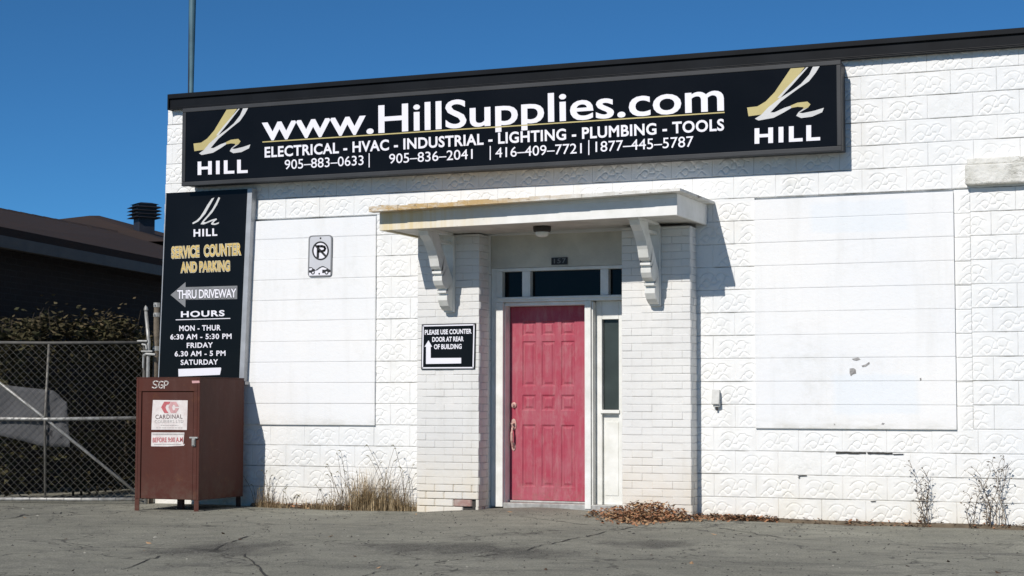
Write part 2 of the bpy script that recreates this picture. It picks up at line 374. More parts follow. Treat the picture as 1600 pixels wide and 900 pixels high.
def grid_obj(name, V, F, mat, parent, smooth=True, mats=None, mi=None):
    V = np.asarray(V, float); F = np.asarray(F, np.int32)
    origin = ((V.min(0) + V.max(0)) / 2) * (1, 1, 0) + (0, 0, V[:, 2].min())
    me = bpy.data.meshes.new(name); me.vertices.add(len(V)); me.vertices.foreach_set('co', (V - origin).astype(np.float32).ravel())
    me.loops.add(F.size); me.loops.foreach_set('vertex_index', F.ravel()); me.polygons.add(len(F))
    me.polygons.foreach_set('loop_start', np.arange(0, F.size, 4, dtype=np.int32)); me.polygons.foreach_set('loop_total', np.full(len(F), 4, np.int32))
    for m in (mats or [mat]): me.materials.append(m)
    if mi is not None: me.polygons.foreach_set('material_index', np.asarray(mi, np.int32))
    me.polygons.foreach_set('use_smooth', np.full(len(F), smooth)); me.update(calc_edges=True); me.validate()
    o = bpy.data.objects.new(name, me); COL.objects.link(o); place(o, origin, parent); return o

FONT_CACHE = {}
def glyphs(txt, bold, space=1.0):
    """flat mesh of a line of text: verts (n,2), faces"""
    key = (txt, bold, space)
    if key not in FONT_CACHE:
        c = bpy.data.curves.new('tmp', 'FONT'); c.body = txt; c.size = 1; c.offset = bold; c.resolution_u = 4; c.space_character = space; c.fill_mode = 'BOTH'
        o = bpy.data.objects.new('tmp', c); COL.objects.link(o)
        dg = bpy.context.evaluated_depsgraph_get(); me = o.evaluated_get(dg).to_mesh()
        v = np.array([q.co[:2] for q in me.vertices]); f = [tuple(p.vertices) for p in me.polygons]
        bpy.data.objects.remove(o); bpy.data.curves.remove(c); FONT_CACHE[key] = (v, f)
    return FONT_CACHE[key]
CAPH = glyphs('H', 0)[0][:, 1].max()
def text(mb, txt, bl, br, tl, Y, bold=.0, space=1.0, plane=None, tail=1.0):
    """a line of lettering whose baseline runs from photo position bl to br with capital height up to tl, laid on plane Y"""
    pf = plane or (lambda p: P(p[0], p[1], Y))
    o = pf(bl); ex = pf(br) - o; ey = pf(tl) - o
    v, f = glyphs(txt, bold, space)
    x0, x1 = v[:, 0].min(), v[:, 0].max(); ch = CAPH + bold
    mb.add([o + ex * ((q[0] - x0) / (x1 - x0)) + ey * ((q[1] * (tail if q[1] < 0 else 1) + bold * .5) / (ch + bold * .5)) for q in v], f)
def poly(mb, pts, Y, plane=None):
    pf = plane or (lambda p: P(p[0], p[1], Y)); vs = [pf(p) for p in pts]
    bm = bmesh.new(); bv = [bm.verts.new(q) for q in vs]; fc = bm.faces.new(bv); bm.normal_update()
    bmesh.ops.triangulate(bm, faces=[fc]); bm.verts.index_update()
    mb.add([q.co for q in bm.verts], [tuple(x.index for x in fa.verts) for fa in bm.faces]); bm.free()
def stroke(mb, pts, w, Y, plane=None):
    """ribbon of width w (metres) along photo points"""
    pf = plane or (lambda p: P(p[0], p[1], Y)); q = [pf(p) for p in pts]
    for a, b in zip(q[:-1], q[1:]):
        d = b - a; L = np.linalg.norm(d); d = d / L; n = np.cross(d, (0, 1, 0)) * w / 2; e = d * w * .3
        mb.quad(a - e - n, a - e + n, b + e + n, b + e - n)
def crop(ox, oy, sc): return lambda *p: [(ox + x / sc, oy + y / sc) for x, y in p]

# ------------------------------------------------------------------ ground
GZ = -.088
def ground_z(x, y):
    z = GZ - .018 * np.clip((x - 6.2) / 3.0, 0, 1.2) * np.clip(1 + y / 14, 0, 1)
    ramp_ = np.clip(1 - np.abs(x - 4.55) / 1.15, 0, 1) ** .8 * np.clip(1 - np.maximum(-.1 - y, 0) / 1.5, 0, 1)
    z = z + .072 * ramp_
    z = z + .010 * np.sin(x * .9 + 1) * np.sin(y * .7) + .006 * np.sin(x * 2.3 + y * 1.7)
    return z
xs = np.unique(np.concatenate([[-400, -120, -45, -22], np.arange(-14, 18.01, .22), [24, 50, 130, 400]]))
ys = np.unique(np.concatenate([[-400, -120, -50], np.arange(-26, 14.01, .22), [22, 50, 130, 500]]))
XX, YY = np.meshgrid(xs, ys); ZZ = ground_z(XX, YY)
nx, ny = len(xs), len(ys)
F = np.array([(j * nx + i, j * nx + i + 1, (j + 1) * nx + i + 1, (j + 1) * nx + i) for j in range(ny - 1) for i in range(nx - 1)])
tag(grid_obj('parking_lot', np.stack([XX, YY, ZZ], -1).reshape(-1, 3), F, M['asphalt'], None), kind='structure')
gz = lambda x, y: float(ground_z(np.float64(x), np.float64(y)))

# ------------------------------------------------------------------ the white block building
B = thing('shop_building', (4.6, 6, 0), 'long low white painted block building with a faded red door under a canopy', 'building')
ZC, H, L = .127, .2222, .4155
def corner(z): return .0235 * (z - 1.95)

# moulded rock-face pattern of one block (0..1 along, 0..1 up)
_c = lambda pts: [((x - 250) / 540, 1 - (y - 450) / 270) for x, y in pts]
GROOVES = [_c(g) for g in (
    [(345, 565), (380, 527), (420, 508), (470, 506), (510, 523), (532, 545)], [(530, 545), (512, 575), (490, 620), (480, 637)],
    [(312, 692), (345, 648), (362, 637), (392, 662), (420, 690), (450, 680), (480, 640)], [(370, 640), (400, 606), (432, 594), (462, 608), (482, 637)],
    [(480, 638), (552, 640)], [(552, 640), (568, 605), (612, 611)], [(552, 560), (588, 518), (640, 514)], [(655, 612), (678, 562), (702, 546), (730, 556)],
    [(590, 692), (620, 655), (642, 640), (672, 655), (712, 690)], [(570, 605), (552, 575), (552, 555)], [(640, 514), (660, 535), (690, 545)])]
def pattern(s, t):
    h = np.zeros_like(s); d = np.full_like(s, 9.0); sx = s * L; tz = t * H
    for g in GROOVES:
        for (a, b), (c, e) in zip(g[:-1], g[1:]):
            a, b, c, e = a * L, b * H, c * L, e * H
            vx, vz = c - a, e - b; k = np.clip(((sx - a) * vx + (tz - b) * vz) / (vx * vx + vz * vz), 0, 1)
            # asymmetric: the stone above overhangs the groove
            dx, dz = sx - (a + k * vx), tz - (b + k * vz)
            d = np.minimum(d, np.hypot(dx, dz) * np.where(dz > 0, 1.5, .75))
    h -= np.exp(-(d / .0046) ** 2) * .0098
    m = np.clip((s - .06) / .12, 0, 1) * np.clip((.93 - s) / .12, 0, 1) * np.clip((t - .05) / .1, 0, 1) * np.clip((.90 - t) / .12, 0, 1)
    return h * np.clip(m * 3, 0, 1) + .0035 * m * m * (3 - 2 * m) * (.6 + .5 * np.sin(s * 19 + 1.5 * np.sin(t * 9)) * np.cos(t * 11 + s * 5))
def patch(u0, u1, z0, z1, hfun, full0, fullL, nx, ny, yf, joint, bedge=.004, back=.05, head=.45, sedge=.0035):
    """one block: fine height grid, edges falling into the joint, skirt behind"""
    e = .0007; u0 += e; u1 -= e; z0 += e; z1 -= e
    a = np.concatenate([[0, 0], [sedge / (u1 - u0)], np.linspace((sedge + .0065) / (u1 - u0), 1 - (sedge + .0065) / (u1 - u0), nx), [1 - sedge / (u1 - u0)], [1, 1]])
    b = np.concatenate([[0, 0], [bedge / (z1 - z0)], np.linspace(.012 / (z1 - z0), 1 - .010 / (z1 - z0), ny), [1 - .003 / (z1 - z0)], [1, 1]])
    A, Bz = np.meshgrid(a, b); U = u0 + A * (u1 - u0); Z = z0 + Bz * (z1 - z0)
    hh = hfun((U - full0) / fullL, Bz)
    Yv = yf - hh
    n0, n1 = len(b), len(a)
    jn = np.zeros((n0, n1), bool); jn[1, 1:-1] = jn[-2, 1:-1] = True; jn[1:-1, 1] = jn[1:-1, -2] = True
    jd = np.full((n0, n1), joint); jd[1:-1, 1] = jd[1:-1, -2] = joint * head; jd[1, :] = joint * 1.2
    Yv = np.where(jn, yf + jd, Yv)
    sk = np.zeros((n0, n1), bool); sk[0] = sk[-1] = True; sk[:, 0] = sk[:, -1] = True
    Yv = np.where(sk, yf + back, Yv)
    idx = np.arange(n0 * n1).reshape(n0, n1)
    f = np.stack([idx[:-1, :-1], idx[:-1, 1:], idx[1:, 1:], idx[1:, :-1]], -1).reshape(-1, 4)
    return np.stack([U, Yv, Z], -1).reshape(-1, 3), f
class Acc:
    def __init__(s): s.V = []; s.F = []; s.m = []; s.n = 0
    def add(s, v, f, mi=0): s.V.append(v); s.F.append(f + s.n); s.m.append(np.full(len(f), mi)); s.n += len(v)
    def obj(s, name, mats, parent, smooth=True): return grid_obj(name, np.concatenate(s.V), np.concatenate(s.F), None, parent, smooth, mats, np.concatenate(s.m))
def row_z(j): return ZC + H * j
def joints(a, b, off):
    k = np.arange(math.floor((a - off) / L) - 1, math.ceil((b - off) / L) + 2); js = off + k * L
    out = []
    for j in js:
        lo, hi = max(j, a), min(j + L, b)
        if hi - lo > .045: out.append([lo, hi, j])
    for i in range(len(out) - 1): 
        mid = (out[i][1] + out[i + 1][0]) / 2; out[i][1] = out[i + 1][0] = mid if out[i][1] != out[i + 1][0] else out[i][1]
    if out: out[0][0] = a; out[-1][1] = b
    return out
wall = Acc()
RIGHT = 13.0
for j in range(-2, 20):
    z0, z1 = row_z(j), row_z(j + 1); zm = (z0 + z1) / 2
    if j == 19: z1 = 4.40
    cuts = []
    if j < 12: cuts.append((3.285, 6.17))
    if 3 <= j < 13: cuts += [(.9, 2.683), (6.77, 8.656)]
    segs = [(corner(zm), RIGHT)]
    for a, b in cuts:
        segs = [s for x, y in segs for s in ((x, min(y, a)), (max(x, b), y)) if s[1] - s[0] > .02]
    for a, b in segs:
        if b < 4 and j < 12: subs = [(a, b, 1.836 if j % 2 == 0 else 1.612, 0)]
        elif a > 8 and j < 13: subs = [(a, 8.803, 8.655, 1), (8.803, b, 9.21 if j % 2 == 0 else 8.99, 2)]
        else: subs = [(a, b, 6.351 if j % 2 == 0 else 6.566, 0)]
        for a2, b2, off, kd in subs:
            if kd == 2 and j == 13: continue
            for u0, u1, full in joints(a2, b2, off):
                amp = rng.uniform(.6, 1.15); w1, w2, w3 = rng.uniform(-1, 1, 3); tilt = rng.normal(0, .0009); flat = rng.random() < .05
                hi = u1 < 9.75
                def hf(s, t, amp=amp, tilt=tilt, flat=flat, w1=w1, w2=w2, w3=w3):
                    return (pattern(s + .014 * w1 * np.sin(t * 5 + 4 * w2) + .007 * w3 * np.sin(s * 17), t + .03 * w2 * np.sin(s * 6 + 3 * w3)) * amp * (.2 if flat else 1) + tilt + .0012 * np.sin(s * 9 + tilt * 9000) * np.sin(t * 7))
                dz = .012 if kd == 1 else 0.0
                v, f = patch(u0, u1, z0 - dz, z1 - dz, hf, full, L, max(5, int(66 * (u1 - u0) / L) if hi else 10), 34 if hi else 8, -.004 if kd != 2 else -.001, .0065 if rng.random() < .75 else .003)
                wall.add(v, f)
wall.obj('block_wall', [M['block']], B)
# plain masonry behind the facing, side and rear walls, roof
b = MB()
for x0, x1, z0, z1 in ((.06, 3.95, -.3, 4.4), (5.52, RIGHT - .01, -.3, 4.4), (3.95, 5.52, 2.75, 4.4)): b.box(x0, x1, .035, .24, z0, z1)
b.box(.06, .26, .241, 12, -.3, 4.4); b.box(RIGHT - .26, RIGHT - .01, .241, 12, -.3, 4.4); b.box(.27, RIGHT - .27, 11.8, 12, -.3, 4.4)
b.build('masonry_core', M['block'], B)
b = MB(); b.box(.02, RIGHT, .05, 12, 4.401, 4.43); b.build('flat_roof', M['tar'], B)
# metal roof edge: lip, face and drip
b = MB()
prof = [(.02, 4.457), (-.095, 4.457), (-.100, 4.445), (-.100, 4.405), (-.075, 4.398), (-.075, 4.306), (-.088, 4.294), (-.088, 4.283), (-.07, 4.283), (-.004, 4.288)]
b.prism([(.125, y, z) for y, z in prof], (RIGHT, 0, 0))
b.box(.105, .1245, -.098, 12.0, 4.28, 4.456)
b.build('roof_edging', M['metal_black'], B, bevel=.004)

# smooth infill where windows were
def infill(u0, u1, name, zt, off):
    a = Acc(); z0 = .789
    for j in range(3, 13):
        za = z0 if j == 3 else row_z(j); zb = zt if j == 12 else row_z(j + 1)
        for lo, hi, full in ((u0, u1, u0),):
            tl = rng.normal(0, .0006)
            v, f = patch(lo, hi, za, zb, lambda s, t, tl=tl: tl + 0 * s, full, L, 5, 4, -.030, .0013 if rng.random() < .6 else .0007, bedge=.0025, back=.045, head=.05)
            v2 = v; a.add(v2, f)
    return a.obj(name, [M['smooth']], B)
infill(.9, 2.683, 'infill_panel', 2.996, .9); infill(6.77, 8.656, 'infill_panel', 2.990, 6.77)
# scars on the right-hand panel and open joint under it
b = MB(); cz = crop(1080, 560, 2.646)
for pts in ([(655, 42), (672, 40), (680, 46), (682, 62), (668, 66), (660, 74), (655, 62)], [(664, 2), (690, -4), (700, 4), (684, 10), (672, 8)], [(704, 30), (722, 24), (736, 14), (738, 22), (722, 34), (708, 36)], [(945, 82), (951, 80), (952, 90), (946, 92)],
            [(790, 266), (800, 268), (795, 274), (786, 272)], [(590, 268), (596, 274), (590, 276)]):
    b = MB(); poly(b, cz(*pts), -.0328); b.build('bare_patch', M['grey_scar'], B)
b = MB()
rr = random.Random(4)
for x0, x1 in ((598, 722), (728, 832)):
    top = [(x, 386 + (x - 598) * .015 + rr.uniform(-1.6, 1)) for x in np.linspace(x0, x1, 12)]
    bot = [(x, 393 + (x - 598) * .012 + rr.uniform(-1, 1.8)) for x in np.linspace(x1, x0, 12)]
    b = MB(); poly(b, cz(*(top + bot)), -.0125); b.build('open_joint', M['mortar_void'], B)
for x0, x1, y in ((440, 480, 484), (740, 765, 590), (440, 452, 492), (832, 880, 395)):
    b = MB(); poly(b, cz((x0, y), (x1, y - 1), (x1 - 4, y + 3), (x0 + 5, y + 4)), -.0125); b.build('open_joint', M['mortar_void'], B)
# concrete lintel at the right edge
b = MB(); rr = random.Random(2)
zb, zt = P(1517, 289, -.06)[2], P(1517, 258, -.06)[2]
xsl = np.linspace(8.765, 11.6, 26)
for x0, x1 in zip(xsl[:-1], xsl[1:]):
    pass
b.box(8.775, 11.6, -.105, -.002, zb, zt); b.box(8.79, 11.6, -.085, -.001, zt + .001, zt + .06)
b.build('lintel', M['lintel'], B, bevel=.012)

# brick piers either side of the entrance
def pier(u0, u1, corners):
    a = Acc(); hz = H / 3; yf = -.23; w = .205
    nrow = 40; k = 0
    for r in range(-4, 37):
        z0 = ZC + (r) * hz; z1 = z0 + hz
        if z0 > 2.74: break
        z1 = min(z1, 2.745)
        off = u0 - (w / 2 if r % 2 else 0)
        js = [off + i * (w + .0) for i in range(0, 6)] + []
        for q in js:
            lo, hi = max(q, u0), min(q + w, u1)
            if hi - lo < .03: continue
            tl = rng.normal(0, .0016); tx = rng.normal(0, .0012)
            mi = 0; jd = .0028 if rng.random() < .6 else .0012
            yy = yf
            if corners and z1 < .22:
                jd = .022
                if lo > u0 + .36 and z1 < .06 and r > -4: mi = 1
                if lo > u0 + .5 and z1 < .06: yy = yf + .07; jd = .03
            v, f = patch(lo, hi, z0, z1, lambda s, t, tl=tl, tx=tx: tl + tx * (s - .5) + .0008 * np.sin(s * 7 + tl * 5000), lo, w, 5, 3, yy, jd, bedge=.003 if jd < .02 else .007, back=.10, head=.45 if jd < .02 else 2.2, sedge=.0035 if jd < .02 else rng.uniform(.003, .011))
            a.add(v, f, mi)
        # headers showing on both return faces
        for side in (0, 1):
            for q0, q1 in (((-.225, -.12), (-.115, .03)) if r % 2 else ((-.225, -.02), (-.015, .03))):
                x = u0 if side == 0 else u1; sg = -1 if side == 0 else 1
                tl = rng.normal(.001, .001)
                v, f = patch(q0, q1, z0, z1, lambda s, t: 0 * s, q0, .2, 2, 2, 0, .004, bedge=.003, back=.03)
                vv = np.stack([x - sg * v[:, 1] - sg * .002 + sg * tl, v[:, 0], v[:, 2]], -1)
                a.add(vv, f[:, ::-1] if side == 0 else f)
    o = a.obj('brick_pier', [M['brick'], M['bare_brick']], B)
    return o
pier(3.273, 3.963, True); pier(5.49, 6.187, False)
for x0, x1 in ((3.32, 3.92), (5.53, 6.15)):
    b = MB(); b.box(x0, x1, -.20, .03, -.25, 2.74); b.build('pier_core', M['mortar_void'], B)

# ------------------------------------------------------------------ entrance: frame, transom, sidelight, door
YF = .10          # face of the joinery
b = MB()
b.box(3.952, 4.012, YF + .015, .40, -.03, 2.76)               # outer stile beside the brick
b.box(4.014, 4.092, YF - .012, .40, -.03, 2.058)              # door casing
b.box(4.093, 4.100, YF + .03, .262, .0, 2.045)                # stop
b.box(4.985, 5.050, YF - .012, .40, -.03, 2.058)              # mullion between door and sidelight
b.box(5.052, 5.066, YF + .012, .40, -.03, 2.045)
b.box(4.014, 5.56, YF - .012, .40, 2.060, 2.112)              # rail above the door
b.box(4.05, 5.56, YF - .03, YF - .0125, 2.085, 2.108)         # little nosing on it
for x0, x1 in ((4.014, 4.080), (4.300, 4.390), (5.150, 5.235), (5.43, 5.56)): b.box(x0, x1, YF, .40, 2.113, 2.375)
b.box(4.014, 5.56, YF, .40, 2.376, 2.410)                     # head rail
b.box(4.100, 4.983, YF + .03, .262, 2.022, 2.058)
b.box(5.068, 5.13, .20, .262, -.03, 2.058); b.box(5.31, 5.40, .20, .262, -.03, 2.058)   # sidelight stiles
b.box(5.131, 5.309, .20, .262, 1.872, 2.058)
b.build('door_frame', M['trim'], B, bevel=.004)
b = MB(); b.box(3.952, 5.56, YF + .004, .40, 2.412, 2.76); b.build('header_board', M['header'], B, bevel=.004)
# shadow gaps and planked reveal
tw = MB(); 
for x0, x1 in ((4.082, 4.298), (4.392, 5.148), (5.237, 5.428)): tw = MB(); tw.box(x0, x1, .17, .185, 2.114, 2.374); tw.build('transom_window', M['glass'], B)

b = MB(); b.box(5.132, 5.308, .252, .268, .965, 1.870); sg = b.build('sidelight_window', M['sideglass'], B)
b = MB(); b.box(5.118, 5.320, .180, .250, .925, .960); b.build('sill', M['trim'], sg, bevel=.004)
b = MB(); b.box(5.131, 5.309, .245, .262, -.02, .924); b.box(5.15, 5.29, .238, .2448, .10, .84); b.build('sidelight_panel', M['trim'], B, bevel=.006)
b = MB(); b.box(4.094, 5.40, .10, .42, -.05, .012); b.box(4.1, 4.984, .235, .30, .0121, .030); b.build('threshold', M['galv'], B, bevel=.004)
b = MB(); b.box(3.9, 5.6, .405, .45, -.1, 2.76); b.build('lobby_dark_backing', M['vinyl_dark'], B)  # flat black board, darkness of the unlit interior put into its colour
# the door leaf with its moulded panels
D0, D1, DZ0, DZ1, DY = 4.101, 4.921, .034, 2.020, .27
nx_, nz_ = 110, 240
s, t = np.meshgrid(np.linspace(0, 1, nx_), np.linspace(0, 1, nz_))
h = np.zeros_like(s)
for c0, c1 in ((.165, .345), (.425, .605), (.685, .865)):
    for r0, r1 in ((.076, .150), (.18, .412), (.458, .537), (.612, .930)):
        dx = np.minimum(s - c0, c1 - s) * (D1 - D0); dz = np.minimum((1 - t) - r0, r1 - (1 - t)) * (DZ1 - DZ0); d = np.minimum(dx, dz)
        g = np.where(d < 0, 0, np.where(d < .010, -d / .010, np.where(d < .022, -1, np.where(d < .040, -1 + (d - .022) / .018 * .9, -.1))))
        h += .011 * g
V = np.stack([D0 + s * (D1 - D0), DY - h * 1.0, DZ0 + t * (DZ1 - DZ0)], -1).reshape(-1, 3)
idx = np.arange(nx_ * nz_).reshape(nz_, nx_)
F = np.stack([idx[:-1, :-1], idx[:-1, 1:], idx[1:, 1:], idx[1:, :-1]], -1).reshape(-1, 4)
bk = len(V); V = np.concatenate([V, [(D0, DY + .045, DZ0), (D1, DY + .045, DZ0), (D1, DY + .045, DZ1), (D0, DY + .045, DZ1)]])
F = np.concatenate([F, [(bk, bk + 3, bk + 2, bk + 1)], [(idx[0, 0], bk, bk + 1, idx[0, -1])], [(idx[-1, 0], idx[-1, -1], bk + 2, bk + 3)], [(idx[0, 0], idx[-1, 0], bk + 3, bk)], [(idx[0, -1], bk + 1, bk + 2, idx[-1, -1])]])
door = grid_obj('door', V, F, M['door'], B, smooth=False); door['label'] = 'faded red twelve panel front door'
pd = lambda px, py: P(px, py, DY)
b = MB(); c = pd(803.5, 633); 
b.tube([c + (0, -.002, 0), c + (0, -.014, 0), c + (0, -.020, 0)], [.030, .029, .018], 18); b.tube([c + (0, -.018, 0), c + (0, -.034, 0)], [.013, .012], 12)
b.box(c[0] - .004, c[0] + .004, c[1] - .046, c[1] - .03, c[2] - .02, c[2] + .012)
b.build('deadbolt', M['brass'], door, smooth=False)
b = MB(); x = pd(803, 660)[0]; z1_, z0_ = pd(803, 654)[2], pd(803, 704)[2]
def plate(za, zb, w):
    n = 14; b.prism([(x + w * math.cos(2 * math.pi * i / n), DY - .001, (za + zb) / 2 + (zb - za) / 2 * math.sin(2 * math.pi * i / n)) for i in range(n)], (0, -.009, 0))
plate(z1_ - .12, z1_, .030); plate(z0_, z0_ + .085, .021)
b.tube([(x, DY - .01, z1_ - .085), (x, DY - .045, z1_ - .10), (x, DY - .062, z1_ - .15), (x, DY - .060, z0_ + .10), (x, DY - .04, z0_ + .05), (x, DY - .008, z0_ + .035)], [.010, .011, .013, .013, .011, .009], 10)
b.box(x - .014, x + .014, DY - .055, DY - .008, z1_ - .055, z1_ - .045)
b.build('pull_handle', M['brass'], door)

# ------------------------------------------------------------------ canopy
CX0, CX1, CY = 3.224, 6.298, -1.01
sag = lambda x: -.011 * (CX1 - x)
def sbox(mb, x0, x1, y0, y1, z0, z1):
    mb.hexa([(x0, y0, z0 + sag(x0)), (x1, y0, z0 + sag(x1)), (x1, y1, z0 + sag(x1)), (x0, y1, z0 + sag(x0))], [(x0, y0, z1 + sag(x0)), (x1, y0, z1 + sag(x1)), (x1, y1, z1 + sag(x1)), (x0, y1, z1 + sag(x0))])
can = MB()
n = 30; rr = random.Random(9); edge = [(3.185 + (6.375 - 3.185) * i / n) for i in range(n + 1)]
for i in range(n):
    j0, j1 = rr.uniform(-.006, .006), rr.uniform(-.012, .004)
    x0, x1 = edge[i], edge[i + 1]
    th = .034 * (1 - i / n) ** .8; sbox(can, x0, x1, -1.17 + j0 * .6, -1.06, 2.968 - th * .9, 2.9955 + (j1 if x0 < 4.8 else j1 * .3)); sbox(can, x0, x1, -1.0595, -.012, 2.968, 2.993)
canopy = can.build('canopy', M['roofboard'], B, bevel=.002); canopy['label'] = 'flat white entrance canopy with peeling rust stained roof edge'
b = MB()
sbox(b, CX0, CX1, CY, CY + .03, 2.765, 2.967); sbox(b, CX0, CX0 + .03, CY + .031, -.012, 2.765, 2.967); sbox(b, CX1 - .03, CX1, CY + .031, -.012, 2.765, 2.967)
sbox(b, CX0 + .01, CX1 - .01, CY - .012, CY - .001, 2.925, 2.966)
b.build('fascia', M['fascia'], canopy, bevel=.003)
b = MB()
for i in range(10):
    y0 = CY + .032 + i * .0945; sbox(b, CX0 + .032, CX1 - .032, y0, y0 + .0915, 2.782, 2.80)
b.build('soffit', M['soffit'], canopy, bevel=.003)
def bracket(xl, xr, dz):
    b = MB(); Yb = -.232
    front = [(-.90, 2.750), (-.87, 2.705), (-.79, 2.655), (-.70, 2.57), (-.645, 2.49), (-.615, 2.415), (-.585, 2.390), (-.535, 2.388), (-.535, 2.372), (-.572, 2.368), (-.572, 2.345), (-.525, 2.341), (-.525, 2.325), (-.555, 2.318), (-.550, 2.275),
             (-.515, 2.230), (-.465, 2.203), (-.42, 2.198), (-.42, 2.183), (-.455, 2.178), (-.452, 2.157), (-.40, 2.152), (-.398, 2.136), (-.428, 2.130), (-.425, 2.085), (-.385, 2.03), (-.335, 2.0), (-.30, 1.985)]
    inner = [(-.285, 1.985), (-.285, 2.30), (-.34, 2.36), (-.46, 2.50), (-.60, 2.66), (-.62, 2.72), (-.62, 2.750)]
    def sweep(pts, a, c): b.prism([(a, y, z + dz) for y, z in pts], (c - a, 0, 0))
    # curved brace as quads between front and inner edges, so the hole behind it stays open
    m_ = 24
    def res(p, m):
        p = np.array(p); d = np.concatenate([[0], np.cumsum(np.hypot(*np.diff(p, axis=0).T))]); q = np.linspace(0, d[-1], m)
        return np.stack([np.interp(q, d, p[:, 0]), np.interp(q, d, p[:, 1])], -1)
    fr = np.array(front); inn = res(inner[::-1], len(fr))
    n = len(fr); vs = [(xl, y, z + dz) for y, z in fr] + [(xl, y, z + dz) for y, z in inn] + [(xr, y, z + dz) for y, z in fr] + [(xr, y, z + dz) for y, z in inn]
    fs = []
    for i in range(n - 1):
        fs += [(i, i + 1, n + i + 1, n + i), (2 * n + i, 3 * n + i, 3 * n + i + 1, 2 * n + i + 1), (i, 2 * n + i, 2 * n + i + 1, i + 1), (n + i, n + i + 1, 3 * n + i + 1, 3 * n + i)]
    fs += [(0, n, 3 * n, 2 * n), (n - 1, 3 * n - 1, 4 * n - 1, 2 * n - 1)]
    b.add(vs, fs)
    b.box(xl - .004, xr + .004, -.284, Yb, 1.97 + dz, 2.752 + dz)     # back board on the pier
    b.box(xl - .004, xr + .004, -.93, -.285, 2.751 + dz, 2.777 + dz)  # bearer under the soffit
    b.box(xl + .02, xr - .02, -.60, -.286, 2.66 + dz, 2.69 + dz)      # cross piece
    return b.build('bracket', M['trim'], canopy, bevel=.003)
bracket(3.594, 3.697, -.022); bracket(5.790, 5.893, 0.0)

# ------------------------------------------------------------------ things on the front wall
lp = P(847, 353, -.50)
lamp = thing('ceiling_lamp', (lp[0], -.5, 2.762), 'small round dark lamp with white glass bowl under the canopy', 'lamp')
b = MB(); b.lathe((lp[0], -.5, 2.762), [(.0, .02), (.085, .02), (.090, -.015), (.086, -.045), (.072, -.055), (.0, -.055)]); b.build('lamp_base', M['darkmetal'], lamp, smooth=False)
b = MB(); b.lathe((lp[0], -.5, 2.762), [(.070, -.0555), (.068, -.075), (.055, -.094), (.03, -.104), (.0, -.106)]); b.build('glass_bowl', M['opal'], lamp, smooth=True)
a0, a1 = P(862, 414, YF + .002), P(887, 402, YF + .002)
hn = thing('house_number', (a0[0], YF, a0[2]), 'small black plaque reading 157 above the transom window', 'number plate')
b = MB(); b.box(a0[0], a1[0], YF - .010, YF + .003, a0[2], a1[2]); b.build('plate', M['vinyl_dark'], hn, bevel=.002)
b = MB(); text(b, '157', (865.5, 411.6), (884, 410.8), (865.5, 404.2), YF - .0125, .01, 1.15); b.build('digits', M['vinyl_grey'], hn)
a0, a1 = P(1114, 636, -.05), P(1127, 609, -.05)
ob = thing('outlet_box', (a0[0], -.01, a0[2]), 'small grey metal outlet box on the wall right of the entrance', 'electrical box')
b = MB(); b.box(a0[0], a1[0] - .02, -.056, -.006, a0[2], a1[2]); b.build('box', M['grey_box'], ob, bevel=.008)
b = MB(); b.prism([(a0[0] - .006, -.057, a1[2] + .004), (a0[0] - .006, -.085, a0[2] + .03), (a0[0] - .006, -.057, a0[2] + .02)], (a1[0] - a0[0] - .01, 0, 0)); b.build('flap', M['grey_box'], ob, bevel=.003)
b = MB(); b.tube([(a0[0] + .035, -.03, a0[2] + .001), (a0[0] + .035, -.03, a0[2] - .035)], .010, 8); b.build('conduit_stub', M['darkmetal'], ob)

# ---- the long sign above
YS = -.25
c00, c10, c11, c01 = P(282.7, 291.7, YS), P(1314, 234.4, YS), P(1315, 92, YS), P(285.5, 168.3, YS)
sx0, sx1, sz0, sz1 = (c00[0] + c01[0]) / 2, (c10[0] + c11[0]) / 2, (c00[2] + c10[2]) / 2, (c01[2] + c11[2]) / 2
sz1 = min(sz1, 4.252)
SG = thing('shop_sign', ((sx0 + sx1) / 2, 0, sz0), 'long black box sign with the web address along the top of the wall', 'sign')
b = MB(); b.box(sx0 + .012, sx1 - .012, YS + .012, -.016, sz0 + .012, sz1 - .012); b.build('sign_case', M['sign_frame'], SG)
b = MB(); fw = .045
for x0, x1, z0, z1 in ((sx0, sx1, sz0, sz0 + fw), (sx0, sx1, sz1 - fw, sz1), (sx0, sx0 + fw, sz0 + fw, sz1 - fw), (sx1 - fw, sx1, sz0 + fw, sz1 - fw)): b.box(x0, x1, YS, YS + .05, z0, z1)
b.build('sign_frame', M['sign_frame'], SG, bevel=.006)
YP = YS + .008
b = MB(); b.box(sx0 + fw + .001, sx1 - fw - .001, YP, YP + .003, sz0 + fw + .001, sz1 - fw - .001); b.build('sign_face', M['sign_black'], SG)
YL = YP - .0015
c3 = crop(240, 120, 2.857); c4 = crop(760, 60, 2.6667)
def line(nm, txt, bl, br, tl, bold, sp=1.0, tail=1.0):
    w = MB(); text(w, txt, bl, br, tl, YL, bold, sp, None, tail); w.build(nm, M['vinyl_white'], SG)
line('web_address', 'www.HillSupplies.com', (409, 219.8), (1131.3, 172.5), (409, 178.0), .014, 1.0, .72)
line('trades_line', 'ELECTRICAL - HVAC - INDUSTRIAL - LIGHTING - PLUMBING - TOOLS', (413.5, 246.0), (1131.5, 203.6), (413.5, 229.8), .026, 1.06)
